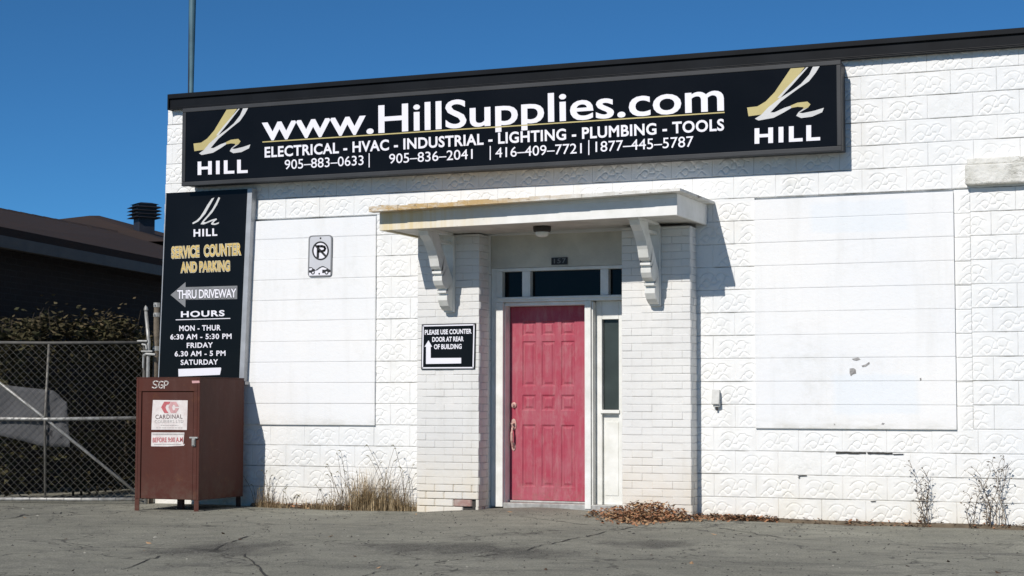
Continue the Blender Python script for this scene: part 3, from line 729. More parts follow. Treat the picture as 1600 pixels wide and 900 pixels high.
for s_, x0, y0, x1, y1, hh in (('905\u2013883\u20130633', 444.8, 264.6, 568, 257.6, 14.6), ('905\u2013836\u20132041', 608, 255.6, 738.5, 248.0, 14.8), ('416\u2013409\u20137721', 774, 246.2, 909, 239.2, 15.2), ('1877\u2013445\u20135787', 930.5, 237.4, 1083.5, 229.0, 16.0)):
    line('phone_number', s_, (x0, y0), (x1, y1), (x0, y0 - hh), .003)
for x, y0, y1 in ((576.8, 240, 261), (766, 228.5, 249.5), (920, 219.5, 241.5)):
    w = MB(); stroke(w, [(x, y1), (x, y0)], .011, YL); w.build('divider', M['vinyl_white'], SG)
for bl_, br_, tl_ in (((308.8, 273.0), (387, 269.6), (308.8, 252.6)), ((1179, 224.2), (1281.5, 218.6), (1179, 200.6))): line('company_name', 'HILL', bl_, br_, tl_, .035, 1.22)
g = MB(); stroke(g, [(410.5, 221.9), (1131.5, 175.6)], .012, YL - .0004)
GOLD = [(330, 140), (376, 138), (340, 190), (297, 252), (264, 298), (232, 325), (182, 332), (178, 298), (212, 294), (240, 275), (270, 240), (300, 190)]
GOLD2 = [(322, 292), (345, 281), (378, 277), (388, 288), (380, 300), (362, 306), (365, 299), (345, 297), (325, 301)]
W1 = [(400, 139), (423, 137), (408, 165), (385, 198), (352, 224), (318, 252), (290, 276), (270, 300), (255, 318), (268, 318), (300, 301), (322, 293), (325, 301), (300, 318), (265, 339), (215, 349), (203, 342), (225, 326), (248, 298), (286, 264), (325, 236), (358, 208), (386, 172)]
W2 = [(380, 140), (386, 140), (328, 214), (288, 262), (279, 262), (308, 225)]
W3 = [(362, 307), (380, 300.5), (350, 320), (362, 322), (400, 313), (432, 302), (426, 319), (392, 336), (356, 341), (340, 332), (348, 318)]
def to_left(pts): return [P(*q, YL) for q in c3(*pts)]
l0, l1 = P(302.3, 205, YL), P(391.2, 205, YL); lz0, lz1 = P(346, 241.9, YL)[2], P(352, 168.6, YL)[2]
r0, r1 = P(1166.8, 150, YL), P(1286.8, 145, YL); rz0, rz1 = P(1212, 188.5, YL)[2], P(1260, 101.5, YL)[2]
def to_right(pts):
    return [np.array((r0[0] + (q[0] - l0[0]) / (l1[0] - l0[0]) * (r1[0] - r0[0]), YL, rz0 + (q[2] - lz0) / (lz1 - lz0) * (rz1 - rz0))) for q in to_left(pts)]
ident = lambda q: q
g.build('gold_rule', M['vinyl_gold'], SG)
for tr in (to_left, to_right):
    g = MB()
    for pts in (GOLD, GOLD2): poly(g, tr(pts), 0, ident)
    e_ = g.build('emblem', M['vinyl_gold'], SG); g = MB()
    for pts in (W1, W2, W3): poly(g, [q - (0, .0006, 0) for q in tr(pts)], 0, ident)
    g.build('silver_stroke', M['vinyl_silver'], e_)

# ---- the tall sign at the corner
YT = -.11
TS = thing('corner_sign', (.55, 0, 1.25), 'tall black sign at the building corner with opening hours and a driveway arrow', 'sign')
tl, tr_, bl, br = P(258.5, 304, YT), P(394.5, 291, YT), P(246.6, 590, YT), P(381, 599, YT)
zb_ = min(bl[2], br[2]); bl[2] = br[2] = (bl[2] + br[2]) / 2 - .01; tl[2] = tr_[2] = (tl[2] + tr_[2]) / 2
def lerp(s_, t_): return (bl * (1 - s_) + br * s_) * (1 - t_) + (tl * (1 - s_) + tr_ * s_) * t_
def slab(mb, s0, s1, t0, t1, yo, th):
    q = [lerp(s0, t0), lerp(s1, t0), lerp(s1, t1), lerp(s0, t1)]; q = [k + (0, yo, 0) for k in q]
    mb.prism(q, (0, th, 0))
b = MB(); slab(b, .012, .945, .006, .998, .004, .09); b.build('sign_face', M['sign_black'], TS)
b = MB(); slab(b, 0, .0115, 0, 1, 0, .094); b.build('edge_trim', M['alu'], TS, bevel=.003)
b = MB(); slab(b, .946, 1.0, 0, 1, -.004, .098); slab(b, .93, 1.02, -.018, -.001, -.01, .09); b.build('edge_trim', M['alu'], TS, bevel=.003)
YTL = YT + .0022
k1 = crop(240, 280, 2.644); T = lambda mb, s_, a, c, e, bold, sp=1.0, dy=0: text(mb, s_, *k1(a, c, e), YTL - dy, bold, sp)
g = MB(); 
poly(g, k1((268, 74), (275, 77), (262, 106), (243, 137), (222, 160), (207, 176), (216, 178), (240, 167), (259, 162), (262, 166), (252, 174), (246, 182), (254, 183), (271, 177), (268, 184), (254, 189), (240, 188), (237, 183), (247, 171), (229, 178), (207, 187), (194, 186), (203, 172), (222, 150), (242, 124), (258, 95)), YTL)
poly(g, k1((240, 80), (251, 76), (232, 110), (214, 142), (196, 163), (184, 175), (162, 186), (160, 180), (178, 170), (192, 156), (206, 134), (222, 106)), YTL)
g.build('silver_emblem', M['vinyl_silver'], TS)
g = MB(); poly(g, k1((70, 478), (132, 425), (132, 446), (346, 440), (345, 495), (132, 498), (131, 529)), YTL); g.build('arrow', M['vinyl_grey'], TS)
for nm, txt, q, bold, sp, dy in (('company_name', 'HILL', ((165, 237), (263, 233), (165, 207)), .032, 1.2, 0), ('driveway_text', 'THRU DRIVEWAY', ((97, 494), (342, 488), (97, 458)), .022, .92, .0014),
        ('hours_heading', 'HOURS', ((113, 570), (293, 565), (113, 546)), .028, 1.12, 0), ('hours_line', 'MON - THUR', ((106, 627), (277, 624), (106, 605)), .022, 1.1, 0),
        ('hours_line', '6:30 AM - 5:30 PM', ((69, 662), (322, 659), (69, 641)), .022, 1.1, 0), ('hours_line', 'FRIDAY', ((137, 697), (245, 695), (137, 676)), .022, 1.1, 0),
        ('hours_line', '6.30 AM - 5 PM', ((87, 732), (297, 729), (87, 711)), .022, 1.1, 0), ('hours_line', 'SATURDAY', ((112, 767), (266, 765), (112, 746)), .022, 1.1, 0)):
    w = MB(); T(w, txt, *q, bold, sp, dy); w.build(nm, M['vinyl_white'], TS)
w = MB(); stroke(w, k1((92, 581), (316, 575)), .008, YTL); w.build('underline', M['vinyl_white'], TS)
w = MB(); poly(w, k1((102, 784), (278, 778), (279, 784), (274, 808), (103, 815)), YTL); w.build('white_patch', M['vinyl_white'], TS)
w = MB(); T(w, 'THRU DRIVEWAY', (95.5, 496), (344, 490), (95.5, 456), .055, .92, .0007); w.build('lettering_outline', M['vinyl_dark'], TS)
for nm, bold, mm, dy in (('cream_outline', .075, 'vinyl_cream', 0), ('dark_outline', .036, 'vinyl_dark', .0007), ('gold_lettering', .018, 'vinyl_gold2', .0014)):
    w = MB(); e = (bold - .018) * 22
    T(w, 'SERVICE  COUNTER', (74 - e, 326 + e), (362 + e, 311 + e), (74 - e, 279 - e), bold, 1.04, dy); T(w, 'AND PARKING', (112 - e, 385 + e), (315 + e, 378 + e), (112 - e, 343 - e), bold, 1.04, dy)
    w.build(nm, M[mm], TS)

# ---- no-parking plate on the left panel
YN = -.046; k2 = crop(470, 360, 11.25)
NP = thing('no_parking_sign', tuple(P(500, 432, -.03)), 'small white no parking plate with a tow truck picture on the smooth panel', 'sign')
def rrect(c, r, n=5):
    out = []
    for i, q in enumerate(c):
        q = np.array(q, float); a = np.array(c[i - 1], float) - q; e = np.array(c[(i + 1) % 4], float) - q
        a /= np.linalg.norm(a); e /= np.linalg.norm(e)
        for t_ in np.linspace(0, 1, n): out.append(tuple(q + a * r * (1 - t_) ** 2 + e * r * t_ ** 2))
    return out
oc = [(138, 92), (552, 78), (540, 806), (122, 818)]
b = MB(); b.prism([P(*q, YN) for q in k2(*rrect(oc, 62))], (0, .008, 0)); b.build('plate', M['vinyl_grey'], NP)
b = MB(); ic = [(162, 112), (530, 98), (518, 786), (146, 796)]
poly(b, k2(*rrect(ic, 50)), YN - .0012); b.build('plate_face', simple('no_parking_face', (.56, .57, .60), .5, .06, 5), NP)
def ell(cx, cy, rx, ry, n=32): return [(cx + rx * math.cos(2 * math.pi * i / n), cy - ry * math.sin(2 * math.pi * i / n)) for i in range(n)]
b = MB(); poly(b, k2(*ell(346, 358, 126, 144)), YN - .002); poly(b, k2((146, 796), (146, 690), (190, 655), (250, 690), (300, 705), (372, 645), (420, 640), (470, 690), (520, 700), (518, 786)), YN - .002); b.build('white_field', M['vinyl_white'], NP)
b = MB(); o_, i_ = k2(*ell(346, 358, 148, 167)), k2(*ell(346, 358, 121, 139)); n = len(o_)
for i in range(n): b.quad(P(*o_[i], YN - .003), P(*o_[(i + 1) % n], YN - .003), P(*i_[(i + 1) % n], YN - .003), P(*i_[i], YN - .003))
stroke(b, k2((252, 258), (436, 452)), .024, YN - .0034)
T2 = lambda pts, wd: stroke(b, k2(*pts), wd, YN - .0038)
T2([(298, 470), (304, 275)], .030); T2([(300, 280), (370, 278), (415, 290), (428, 320), (412, 352), (372, 368), (305, 370)], .026)
b.build('no_parking_symbol', M['vinyl_dark'], NP); b = MB()
poly(b, k2((140, 740), (142, 700), (185, 700), (205, 672), (240, 680), (262, 705), (262, 716), (235, 712), (180, 745)), YN - .0030)
poly(b, k2((375, 750), (378, 690), (430, 692), (470, 672), (520, 695), (522, 730), (490, 740), (470, 715), (430, 720), (410, 750)), YN - .0030)
T2([(270, 700), (330, 655), (375, 636), (410, 640)], .010); T2([(150, 655), (190, 655), (220, 680)], .008); T2([(380, 640), (400, 640), (470, 672)], .008)
for cx in (212, 452):
    a_, c_ = k2(*ell(cx, 738, 34, 38, 20)), k2(*ell(cx, 738, 17, 19, 20))
    for i in range(20): b.quad(P(*a_[i], YN - .0036), P(*a_[(i + 1) % 20], YN - .0036), P(*c_[(i + 1) % 20], YN - .0036), P(*c_[i], YN - .0036))
b.build('tow_picture', M['vinyl_dark'], NP)
b = MB()
for q in ((348, 138), (325, 762)):
    c = P(*k2(q)[0], YN); b = MB(); b.tube([c + (0, -.001, 0), c + (0, -.007, 0)], [.011, .008], 10); b.build('screw', M['darkmetal'], NP)

# ---- counter sign on the left pier
YK = -.246; k3 = crop(640, 490, 9.0)
CS = thing('counter_sign', tuple(P(700, 576, -.23)), 'small black sign with a white bent arrow on the brick pier', 'sign')
cn = [(170, 151), (929, 134), (915, 779), (160, 786)]
b = MB(); b.prism([P(*q, YK) for q in k3(*cn)], (0, .013, 0)); b.build('board', M['sign_black'], CS, bevel=.002)
b = MB()
inn = [(191, 172), (906, 156), (893, 760), (180, 764)]
for a, c in zip(inn, inn[1:] + inn[:1]): stroke(b, k3(a, c), .013, YK - .0013)
K = lambda s_, *q: text(b, s_, *k3(*q), YK - .0015, .030, 1.0)
K('PLEASE USE COUNTER', (213, 296), (872, 280), (213, 230)); K('DOOR AT REAR', (318, 396), (760, 387), (318, 330)); K('OF BUILDING', (343, 499), (732, 494), (343, 432))
poly(b, k3((265, 375), (316, 466), (296, 466), (297, 625), (725, 622), (725, 700), (230, 708), (232, 466), (210, 466)), YK - .0016)
b.build('white_lettering', M['vinyl_white'], CS)

# ------------------------------------------------------------------ brown steel cabinet
KX0, KX1, KY0, KY1 = .402, 1.180, -1.03, -.16
KZ0, KZ1 = .025, 1.283; kg = gz(.8, -1.0)
CB = thing('courier_cabinet', ((KX0 + KX1) / 2, -.6, kg), 'rusty brown steel courier drop cabinet on legs with white stickers', 'cabinet')
b = MB(); t_ = .028
b.box(KX0, KX0 + t_, KY0, KY1, KZ0, KZ1 - .004); b.box(KX1 - t_, KX1, KY0, KY1, KZ0, KZ1 - .004); b.box(KX0 + t_ + .0005, KX1 - t_ - .0005, KY1 - t_, KY1, KZ0, KZ1 - .004)
b.box(KX0 + t_ + .0005, KX1 - t_ - .0005, KY0 + .03, KY1 - t_ - .0005, KZ0, KZ0 + .02)
b.box(KX0 + t_ + .0005, KX1 - t_ - .0005, KY0, KY0 + .03, KZ1 - .142, KZ1 - .004)                    # head rail
b.box(KX0 - .004, KX1 + .004, KY0 - .004, KY1, KZ1 - .0035, KZ1 + .006)
b.box(KX1 - t_ - .046, KX1 - t_ - .0005, KY0, KY0 + .03, KZ0 + .0, KZ1 - .1425)
b.box(KX0 + t_ + .0005, KX0 + t_ + .036, KY0, KY0 + .03, KZ0 + .0, KZ1 - .1425)
b.build('body', M['cabinet'], CB, bevel=.005)
b = MB(); b.box(KX0 + t_ + .042, KX1 - t_ - .052, KY0 + .008, KY0 + .030, KZ0 + .004, KZ1 - .150); cdoor = b.build('door', M['cabinet'], CB, bevel=.004)
for x0, y0 in ((KX0, KY0), (KX1 - .055, KY0), (KX0, KY1 - .055), (KX1 - .055, KY1 - .055)):
    b = MB(); g0 = gz(x0, y0) - .01
    b.box(x0 + .001, x0 + .008, y0 + .001, y0 + .055, g0, KZ0 - .0005); b.box(x0 + .0085, x0 + .056, y0 + .001, y0 + .008, g0, KZ0 - .0005); b.build('leg', M['cabinet'], CB)
b = MB(); b.box(.74, .80, -.75, -.70, gz(.77, -.72), KZ0 - .0005); b.build('support_post', M['cabinet'], CB)
YD = KY0 + .008; k5 = crop(225, 610, 9.0)
def sheet(nm, pts, yoff=.0): 
    b = MB(); b.prism([P(*q, YD - .0012 - yoff) for q in k5(*pts)], (0, .001, 0)); return b.build(nm, M['paper'], cdoor)
st1 = sheet('sticker', [(126, 135), (300, 137), (614, 140), (609, 350), (602, 556), (350, 552), (104, 553), (112, 340)])
YI = YD - .0032
def halfhex(cx, cy, r, r2, a0, a1):     # C-shaped ring
    n = 6; out = [(cx + r * math.cos(math.radians(a)), cy - .92 * r * math.sin(math.radians(a))) for a in np.linspace(a0, a1, n)]
    inn_ = [(cx + r2 * math.cos(math.radians(a)), cy - .92 * r2 * math.sin(math.radians(a))) for a in np.linspace(a1, a0, n)]
    return out + inn_
b = MB(); poly(b, k5((240, 238), (285, 158), (372, 158), (352, 196), (318, 200), (300, 238), (318, 280), (345, 318), (285, 318)), YI); emb = b.build('red_emblem', M['ink_red'], st1)
b = MB(); poly(b, k5((378, 160), (450, 160), (492, 226), (440, 228), (424, 200), (408, 200), (392, 238), (408, 280), (430, 278), (440, 250), (494, 250), (448, 318), (378, 318), (342, 238)), YI); b.build('pink_emblem', M['ink_pink'], st1)
b = MB(); text(b, 'CARDINAL', *k5((160, 401), (540, 396), (160, 342)), YI, .01, 1.15); b.build('lettering', M['ink_dark'], st1)
b = MB(); text(b, 'COURIERS LTD', *k5((150, 460), (552, 455), (150, 418)), YI, .0, 1.1)
rr = random.Random(3)
for y, x0, x1 in ((491, 235, 480), (526, 170, 535)):
    x = x0
    while x < x1: l_ = rr.uniform(14, 34); stroke(b, k5((x, y), (min(x1, x + l_), y)), .006, YI); x += l_ + rr.uniform(6, 16)
b.build('fine_print', M['ink_grey'], st1)
st2 = sheet('sticker', [(106, 590), (330, 592), (568, 592), (556, 700), (552, 760), (574, 752), (560, 778), (320, 788), (100, 786)])
b = MB(); text(b, 'BEFORE 9:00 A.M', *k5((122, 730), (545, 724), (122, 664)), YI, .02, 1.0); b.build('lettering', M['ink_red'], st2)
b = MB()
for y, x0, x1 in ((616, 125, 550), (758, 140, 520)):
    x = x0
    while x < x1: l_ = rr.uniform(18, 60); stroke(b, k5((x, y), (min(x1, x + l_), y)), .014 if y < 700 else .008, YI); x += l_ + rr.uniform(6, 14)
b.build('fine_print', M['ink_grey'], st2)
k6 = crop(200, 570, 3.75)
b = MB(); YG = KY0 - .002
for pts in ([(176, 98), (162, 94), (148, 100), (150, 112), (168, 120), (170, 130), (156, 137), (142, 131)], [(206, 100), (192, 96), (182, 106), (180, 126), (190, 137), (204, 132), (206, 120), (194, 118)], [(212, 138), (214, 96), (230, 96), (237, 106), (228, 118), (214, 120)]):
    stroke(b, k6(*pts), .011, YG)
b.build('graffiti', M['chalk'], CB)
b = MB(); poly(b, k6((374, 93), (418, 93), (420, 106), (376, 108)), KY0 - .002); b.build('small_label', M['ink_pink'], CB)
c = P(200 + 388 / 3.75, 570 + 428 / 3.75, KY0)
b = MB(); b.box(c[0] - .045, c[0] + .05, KY0 - .022, KY0 - .001, c[2] - .006, c[2] + .010); b.box(c[0] - .012, c[0] + .016, KY0 - .03, KY0 - .0225, c[2] - .075, c[2] - .012); b.box(c[0] - .018, c[0] + .022, KY0 - .02, KY0 - .001, c[2] - .085, c[2] - .007)
b.build('latch', M['galv'], CB, bevel=.002)

# ------------------------------------------------------------------ chain-link gate, posts, banner
RG = G(222, 780, -.04); A2 = np.array([-CAM_R[0], -CAM_R[1], 0]); A2 /= np.linalg.norm(A2); NG = np.array([-A2[1], A2[0], 0])   # along to the left, normal
if NG[1] > 0: NG = -NG
gp = lambda a, z, off=0.0: RG * (1, 1, 0) + A2 * a + NG * off + np.array((0, 0, z))
GWid = 2.18; zt_, zm_, zb0 = 1.690, .845, -.040
GT = thing('chain_link_gate', tuple(gp(GWid / 2, gz(-1, -.6))), 'galvanised chain link driveway gate with a diagonal brace left of the cabinet', 'gate')
def rail(nm, pts, r, mm='galv'):
    b = MB(); b.tube(pts, r, 10); return b.build(nm, M[mm], GT, smooth=True)
rail('stile', [gp(0, zb0), gp(0, zt_)], .019, 'dull_rail'); rail('stile', [gp(GWid, zb0), gp(GWid, zt_)], .019, 'dull_rail'); rail('stile', [gp(GWid / 2 - .02, zb0), gp(GWid / 2, zm_), gp(GWid / 2 - .03, zt_)], .014, 'mesh')
rail('top_rail', [gp(0, zt_), gp(GWid * .5, zt_ - .008), gp(GWid, zt_)], .018, 'dull_rail'); rail('middle_rail', [gp(0, zm_ + .01), gp(GWid * .5, zm_ - .006), gp(GWid, zm_ + .004)], .020); rail('bottom_rail', [gp(0, zb0), gp(GWid * .3, zb0 - .004), gp(GWid, zb0 + .003)], .021)
rail('diagonal_brace', [gp(.02, zb0 + .03, -.024), gp(GWid / 2, zm_, -.024), gp(GWid - .02, zt_ - .03, -.024)], .017)
b = MB(); cell = .041; nn = int((GWid - .03) / cell); mm_ = int((zt_ - zb0 - .03) / cell)
for i in range(nn + 1):
    pts = []
    for j in range(mm_ + 1):
        k_ = i + ((j + i) % 2)
        pts.append(gp(.015 + min(k_, nn) * cell + rng.normal(0, .0015), zb0 + .02 + j * cell, .022 + (.003 if k_ > i else -.003)))
    b.tube(pts, .0025, 4, False)
b.build('wire_mesh', M['mesh'], GT)
b = MB()
for a in np.arange(.1, GWid, .19):
    for z in (zb0, zm_): b.tube([gp(a, z + .024, .02), gp(a, z, .028), gp(a, z - .024, .02), gp(a, z, -.024), gp(a, z + .024, .02)], .0022, 4, False)
b.build('tie_wire', M['mesh'], GT)

# banner tied behind the mesh
kb = crop(0, 580, 4.0909)
dB = -.045
def gplane(off):
    base = gp(0, 0, off)
    def f(p):
        r = ray(*p); k = ((base - CAM_C) @ NG) / (r @ NG); return CAM_C + k * r
    return f
nxb, nzb = 26, 12; V = []; 
top = [(-330, 40), (-150, 50), (0, 78), (60, 92), (280, 116), (340, 122), (372, 146), (402, 180), (430, 200)]
bot = [(-330, 330), (-150, 360), (0, 412), (80, 430), (180, 455), (260, 478), (350, 484), (400, 484), (448, 484)]
ti = np.linspace(0, 1, nxb)
tp = np.stack([np.interp(ti, np.linspace(0, 1, 9), [q[k] for q in top]) for k in (0, 1)], -1); bp = np.stack([np.interp(ti, np.linspace(0, 1, 9), [q[k] for q in bot]) for k in (0, 1)], -1)
for t2 in np.linspace(0, 1, nzb):
    for i in range(nxb):
        q = tp[i] * (1 - t2) + bp[i] * t2
        off = dB - .012 * math.sin(i * .7 + t2 * 5) - .01 * math.sin(i * .31 - t2 * 3); V.append(gplane(off)(kb(tuple(q))[0]))
V = np.array(V); idx = np.arange(nxb * nzb).reshape(nzb, nxb)
F = np.stack([idx[:-1, :-1], idx[1:, :-1], idx[1:, 1:], idx[:-1, 1:]], -1).reshape(-1, 4)
BN = grid_obj('banner', V, F, M['banner'], None); sm = BN.modifiers.new('thick', 'SOLIDIFY'); sm.thickness = .003; sm.offset = 1
tag(BN, 'grey cloth banner tied behind the chain link gate', 'banner')
b = MB(); text(b, 'MA', *kb((290, 415), (395, 425), (290, 372)), 0, .02, 1.5, plane=gplane(dB + .016)); b.build('faint_lettering', M['banner_ink'], BN)

def post(name, px, ptop, r, mat, label, Yp, lean=0):
    pass
u2 = P(243, 560, -.02)
FP = thing('fence_post', (u2[0], -.02, gz(0, -.1)), 'weathered brown fence post with steel bands against the building corner', 'post', None)
top_ = P(245, 477, -.02); botm = np.array((u2[0] - .04, -.02, gz(0, 0) - .02))
b = MB(); b.tube([botm, u2, top_], .030, 12); b.build('post_shaft', M['postwood'], FP)
ax = (top_ - u2) / np.linalg.norm(top_ - u2)
for py, hh in ((480, .05), (495, .045), (548, .05)):
    q = P(243 + (560 - py) * .024, py, -.02); b = MB(); b.tube([q, q + ax * hh], .035, 12); b.tube([q + (0, -.034, hh / 2), q + (.0, -.055, hh / 2)], .008, 6); b.build('steel_band', M['strap'], FP)
u3 = P(231.5, 560, -.12); t3 = P(228, 487, -.12)
GP = thing('gate_post', (u3[0], -.12, gz(0, -.1)), 'thin galvanised gate post leaning beside the fence post', 'post')
b = MB(); b.tube([np.array((u3[0] + .0, -.12, gz(0, 0) - .02)), u3, P(232.5, 535, -.12), t3], [.021, .021, .021, .019], 10); b.build('post_shaft', M['galv'], GP, smooth=True)
b = MB(); b.tube([t3, t3 + (0, 0, .02), t3 + (0, 0, .045), t3 + (-.005, 0, .07)], [.015, .024, .02, .004], 8); b.build('cap', M['galv'], GP)
b = MB()
for a_, c_, r_ in (((215, 533), (230, 533), .012), ((222, 538), (228, 539), .012), ((228, 539), (229, 546), .012), ((221, 549), (238, 549), .010), ((224, 556), (228, 553), .014), ((228, 553), (243, 554), .014), ((224, 556), (223.5, 575), .010)):
    b.tube([P(*a_, -.15), P(*c_, -.15)], r_, 8)
b.build('hinge', M['strap'], GP)

# ------------------------------------------------------------------ neighbouring house
E0 = np.array([-2.406, .208, 3.0]); HD = np.array([-.183, .983, 0.]); HN = np.array([-.983, -.183, 0.])
hp = lambda a, lat, z: E0 * (1, 1, 0) + HD * a + HN * lat + np.array((0, 0, z))
NH = thing('brick_house', tuple(hp(4, 3, GZ)), 'dark brick bungalow with a brown shingle roof behind the gate', 'house')
A0, A1 = -.15, 15.0; WL = .38
b = MB()
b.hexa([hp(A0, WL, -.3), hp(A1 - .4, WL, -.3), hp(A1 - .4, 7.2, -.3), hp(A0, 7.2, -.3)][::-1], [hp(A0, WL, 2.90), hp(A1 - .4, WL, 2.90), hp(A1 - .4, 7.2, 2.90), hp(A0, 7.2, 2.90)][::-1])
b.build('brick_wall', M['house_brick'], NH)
b = MB(); b.prism([hp(A0 + .001, WL + .01, 2.901), hp(A0 + .001, 7.19, 2.901), hp(A0 + .001, 3.6, 3.83)], HD * .2); b.build('gable_wall', M['house_brick'], NH)
b = MB()
e1, e2, e3, e4 = hp(A0 - .4, -.06, 2.985), hp(A1, -.06, 2.985), hp(A1, 7.6, 2.985), hp(A0 - .4, 7.6, 2.985)
r1_, r2_ = hp(A0 - .4, 3.5, 3.885), hp(A1 - .2, 3.5, 4.095)
up = np.array((0, 0, .10))
b.add([e1, e2, e3, e4, r1_, r2_, e1 + up, e2 + up, e3 + up, e4 + up, r1_ + up, r2_ + up],
      [(0, 4, 5, 1), (2, 5, 4, 3), (6, 7, 11, 10), (8, 9, 10, 11), (0, 1, 7, 6), (2, 3, 9, 8), (1, 5, 11, 7), (5, 2, 8, 11), (3, 4, 10, 9), (4, 0, 6, 10)])
roof = b.build('roof', M['shingle'], NH)
b = MB()       # small ridge cap
for i in range(38):
    a = A0 - .35 + i * .4; zr = 3.985 + .0136 * (a - A0); b.prism([hp(a, 3.36, zr - .045 + .010 * (i % 2)), hp(a, 3.5, zr + .035), hp(a, 3.64, zr - .045)], HD * .41)
b.build('ridge_cap', M['shingle'], roof)
# rear wing showing over the ridge
w1, w2 = np.array([-9.6532, 11.8145, 4.6817]), np.array([-9.7315, 12.235, 4.7271])
b = MB(); s1, s2 = w1 + HD * -3.2 + (0, 0, -.85), w2 + HD * 4.0 + (0, 0, -.85)
q = [s1 - HN * 3 + (0, 0, -.0), s2 - HN * 3, s2 + HN * 4, s1 + HN * 4]
b.add([*q, w1, w2], [(0, 1, 5, 4), (1, 2, 5), (2, 3, 4, 5), (3, 0, 4), (3, 2, 1, 0)])
b.build('rear_roof', M['shingle'], NH)
# eave board and gutter
b = MB()
b.prism([hp(A0 - .4, -.065, 2.985), hp(A0 - .4, -.065, 2.845), hp(A0 - .4, -.045, 2.835), hp(A0 - .4, .0, 2.84), hp(A0 - .4, .01, 2.985)], HD * (A1 - A0 + .4))
b.prism([hp(A0 - .4, .011, 2.90), hp(A0 - .4, .011, 2.915), hp(A0 - .4, WL + .02, 2.915), hp(A0 - .4, WL + .02, 2.90)], HD * (A1 - A0 + .4))
b.build('gutter', M['eave'], NH)
# louvred roof vent
rv = ray(225, 362); lat_ = 3.05
k = (lat_ - (CAM_C - E0) @ HN) / (rv @ HN); vb = CAM_C + k * rv; dep = (vb - CAM_C) @ CAM_F; pm = FPX / dep
VT = thing('roof_vent', tuple(vb), 'dark square louvred vent stack on the shingle roof', 'vent')
hw = 17.5 / pm; axx = [HD, HN]
def vbox(mb, hw_, z0, z1, hw2=None):
    hw2 = hw_ if hw2 is None else hw2
    rt = np.array([CAM_R[0], CAM_R[1], 0]); rt /= np.linalg.norm(rt); fw_ = np.array([-rt[1], rt[0], 0]); c_, s_ = math.cos(.55), math.sin(.55)
    a, c = rt * c_ + fw_ * s_, -rt * s_ + fw_ * c_
    cs = [(-1, -1), (1, -1), (1, 1), (-1, 1)]; kk = .74
    mb.hexa([vb + (a * i + c * j) * hw_ * kk + (0, 0, z0) for i, j in cs], [vb + (a * i + c * j) * hw2 * kk + (0, 0, z1) for i, j in cs])
b = MB(); vbox(b, hw, -.45, 22 / pm); b.build('shaft', M['shaft'], VT, bevel=.01)
for i in range(4):
    b = MB(); z0 = (20.5 + i * 5.4) / pm; vbox(b, 29 / pm, z0, z0 + 2.2 / pm, 24 / pm); b.build('louvre', M['shaft'], VT)
b = MB(); vbox(b, 20 / pm, 22 / pm, 42 / pm); vbox(b, 24 / pm, 42.2 / pm, 45 / pm, 12 / pm); b.build('vent_core', M['shaft'], VT)

# ------------------------------------------------------------------ pole behind the roof
YPo = 7.0
PT, PB = P(301.2, -30, YPo), P(299.0, 150, YPo); dpo = (PB - CAM_C) @ CAM_F; pmp = FPX / dpo
ax = (PT - PB) / np.linalg.norm(PT - PB)
top3 = PB + ax * 7.0; base = PB + ax * (-(PB[2] - GZ + .02) / ax[2])
PO = thing('steel_pole', tuple(base), 'tall blue grey steel pole rising behind the left end of the roof', 'pole')
b = MB(); rr_ = lambda q: ((3.3 + (q - PB) @ ax * pmp / 150 * 2.3) / pmp)
b.tube([base, PB, PB + ax * 2, top3], [3.0 / pmp, rr_(PB), rr_(PB + ax * 2), rr_(top3)], 16); b.build('shaft', M['pole'], PO, smooth=True)
b = MB(); off = -np.array([CAM_R[0], CAM_R[1], 0]) * 4.6 / pmp
b.tube([base + off, PB + off, top3 + off * 1.35], .9 / pmp, 8); b.build('cable', M['cable'], PO)

# ------------------------------------------------------------------ vine hedge along the house wall
VH = thing('vine_hedge', tuple(hp(2, -.25, GZ)), 'ragged dark vine hedge with drying tops in sunlit colour along the brick house', 'hedge')
def leaves(mb, n, fpos, size, up=.4, fold=True):
    for _ in range(n):
        c = np.array(fpos()); r = random.uniform(*size); th = random.uniform(0, 6.283)
        d = np.array((math.cos(th), math.sin(th), random.uniform(-.6, .6))); d /= np.linalg.norm(d)
        s_ = np.cross(d, (random.uniform(-1, 1), random.uniform(-1, 1), up + random.random())); s_ /= np.linalg.norm(s_) + 1e-9
        nrm = np.cross(d, s_)
        mb.add([c - d * r, c + s_ * r * .55 + nrm * r * .15, c + d * r, c - s_ * r * .55 + nrm * r * .15], [(0, 1, 2), (0, 2, 3)])
def lc(a): return -.28 - .55 * min(1, max(0, (a + .3) / 1.6))
def htop(a): return 2.02 + .10 * math.sin(a * 1.9) + .07 * math.sin(a * 5.3 + 1) - .012 * a
b = MB()
def fp1():
    a = random.uniform(-1.0, 9.5); z = htop(a) * (1 - random.random() ** 1.4 * .98); return hp(a, lc(a) + random.choice((-.2, -.12, .0, .2)) - random.gauss(.0, .08) - .08 * math.sin(a * 3 + z * 2), GZ + z)
leaves(b, 15000, fp1, (.03, .07)); b.build('foliage', M['vine_leaf'], VH)
b = MB()
def fp2():
    a = random.uniform(-1.0, 9.3); return hp(a, lc(a) + random.uniform(-.28, .3), GZ + htop(a) + random.uniform(-.50, .03) + max(0, random.gauss(0, .10)))
leaves(b, 9000, fp2, (.018, .045)); b.build('dry_sunlit_top', M['vine_tip'], VH)
b = MB()
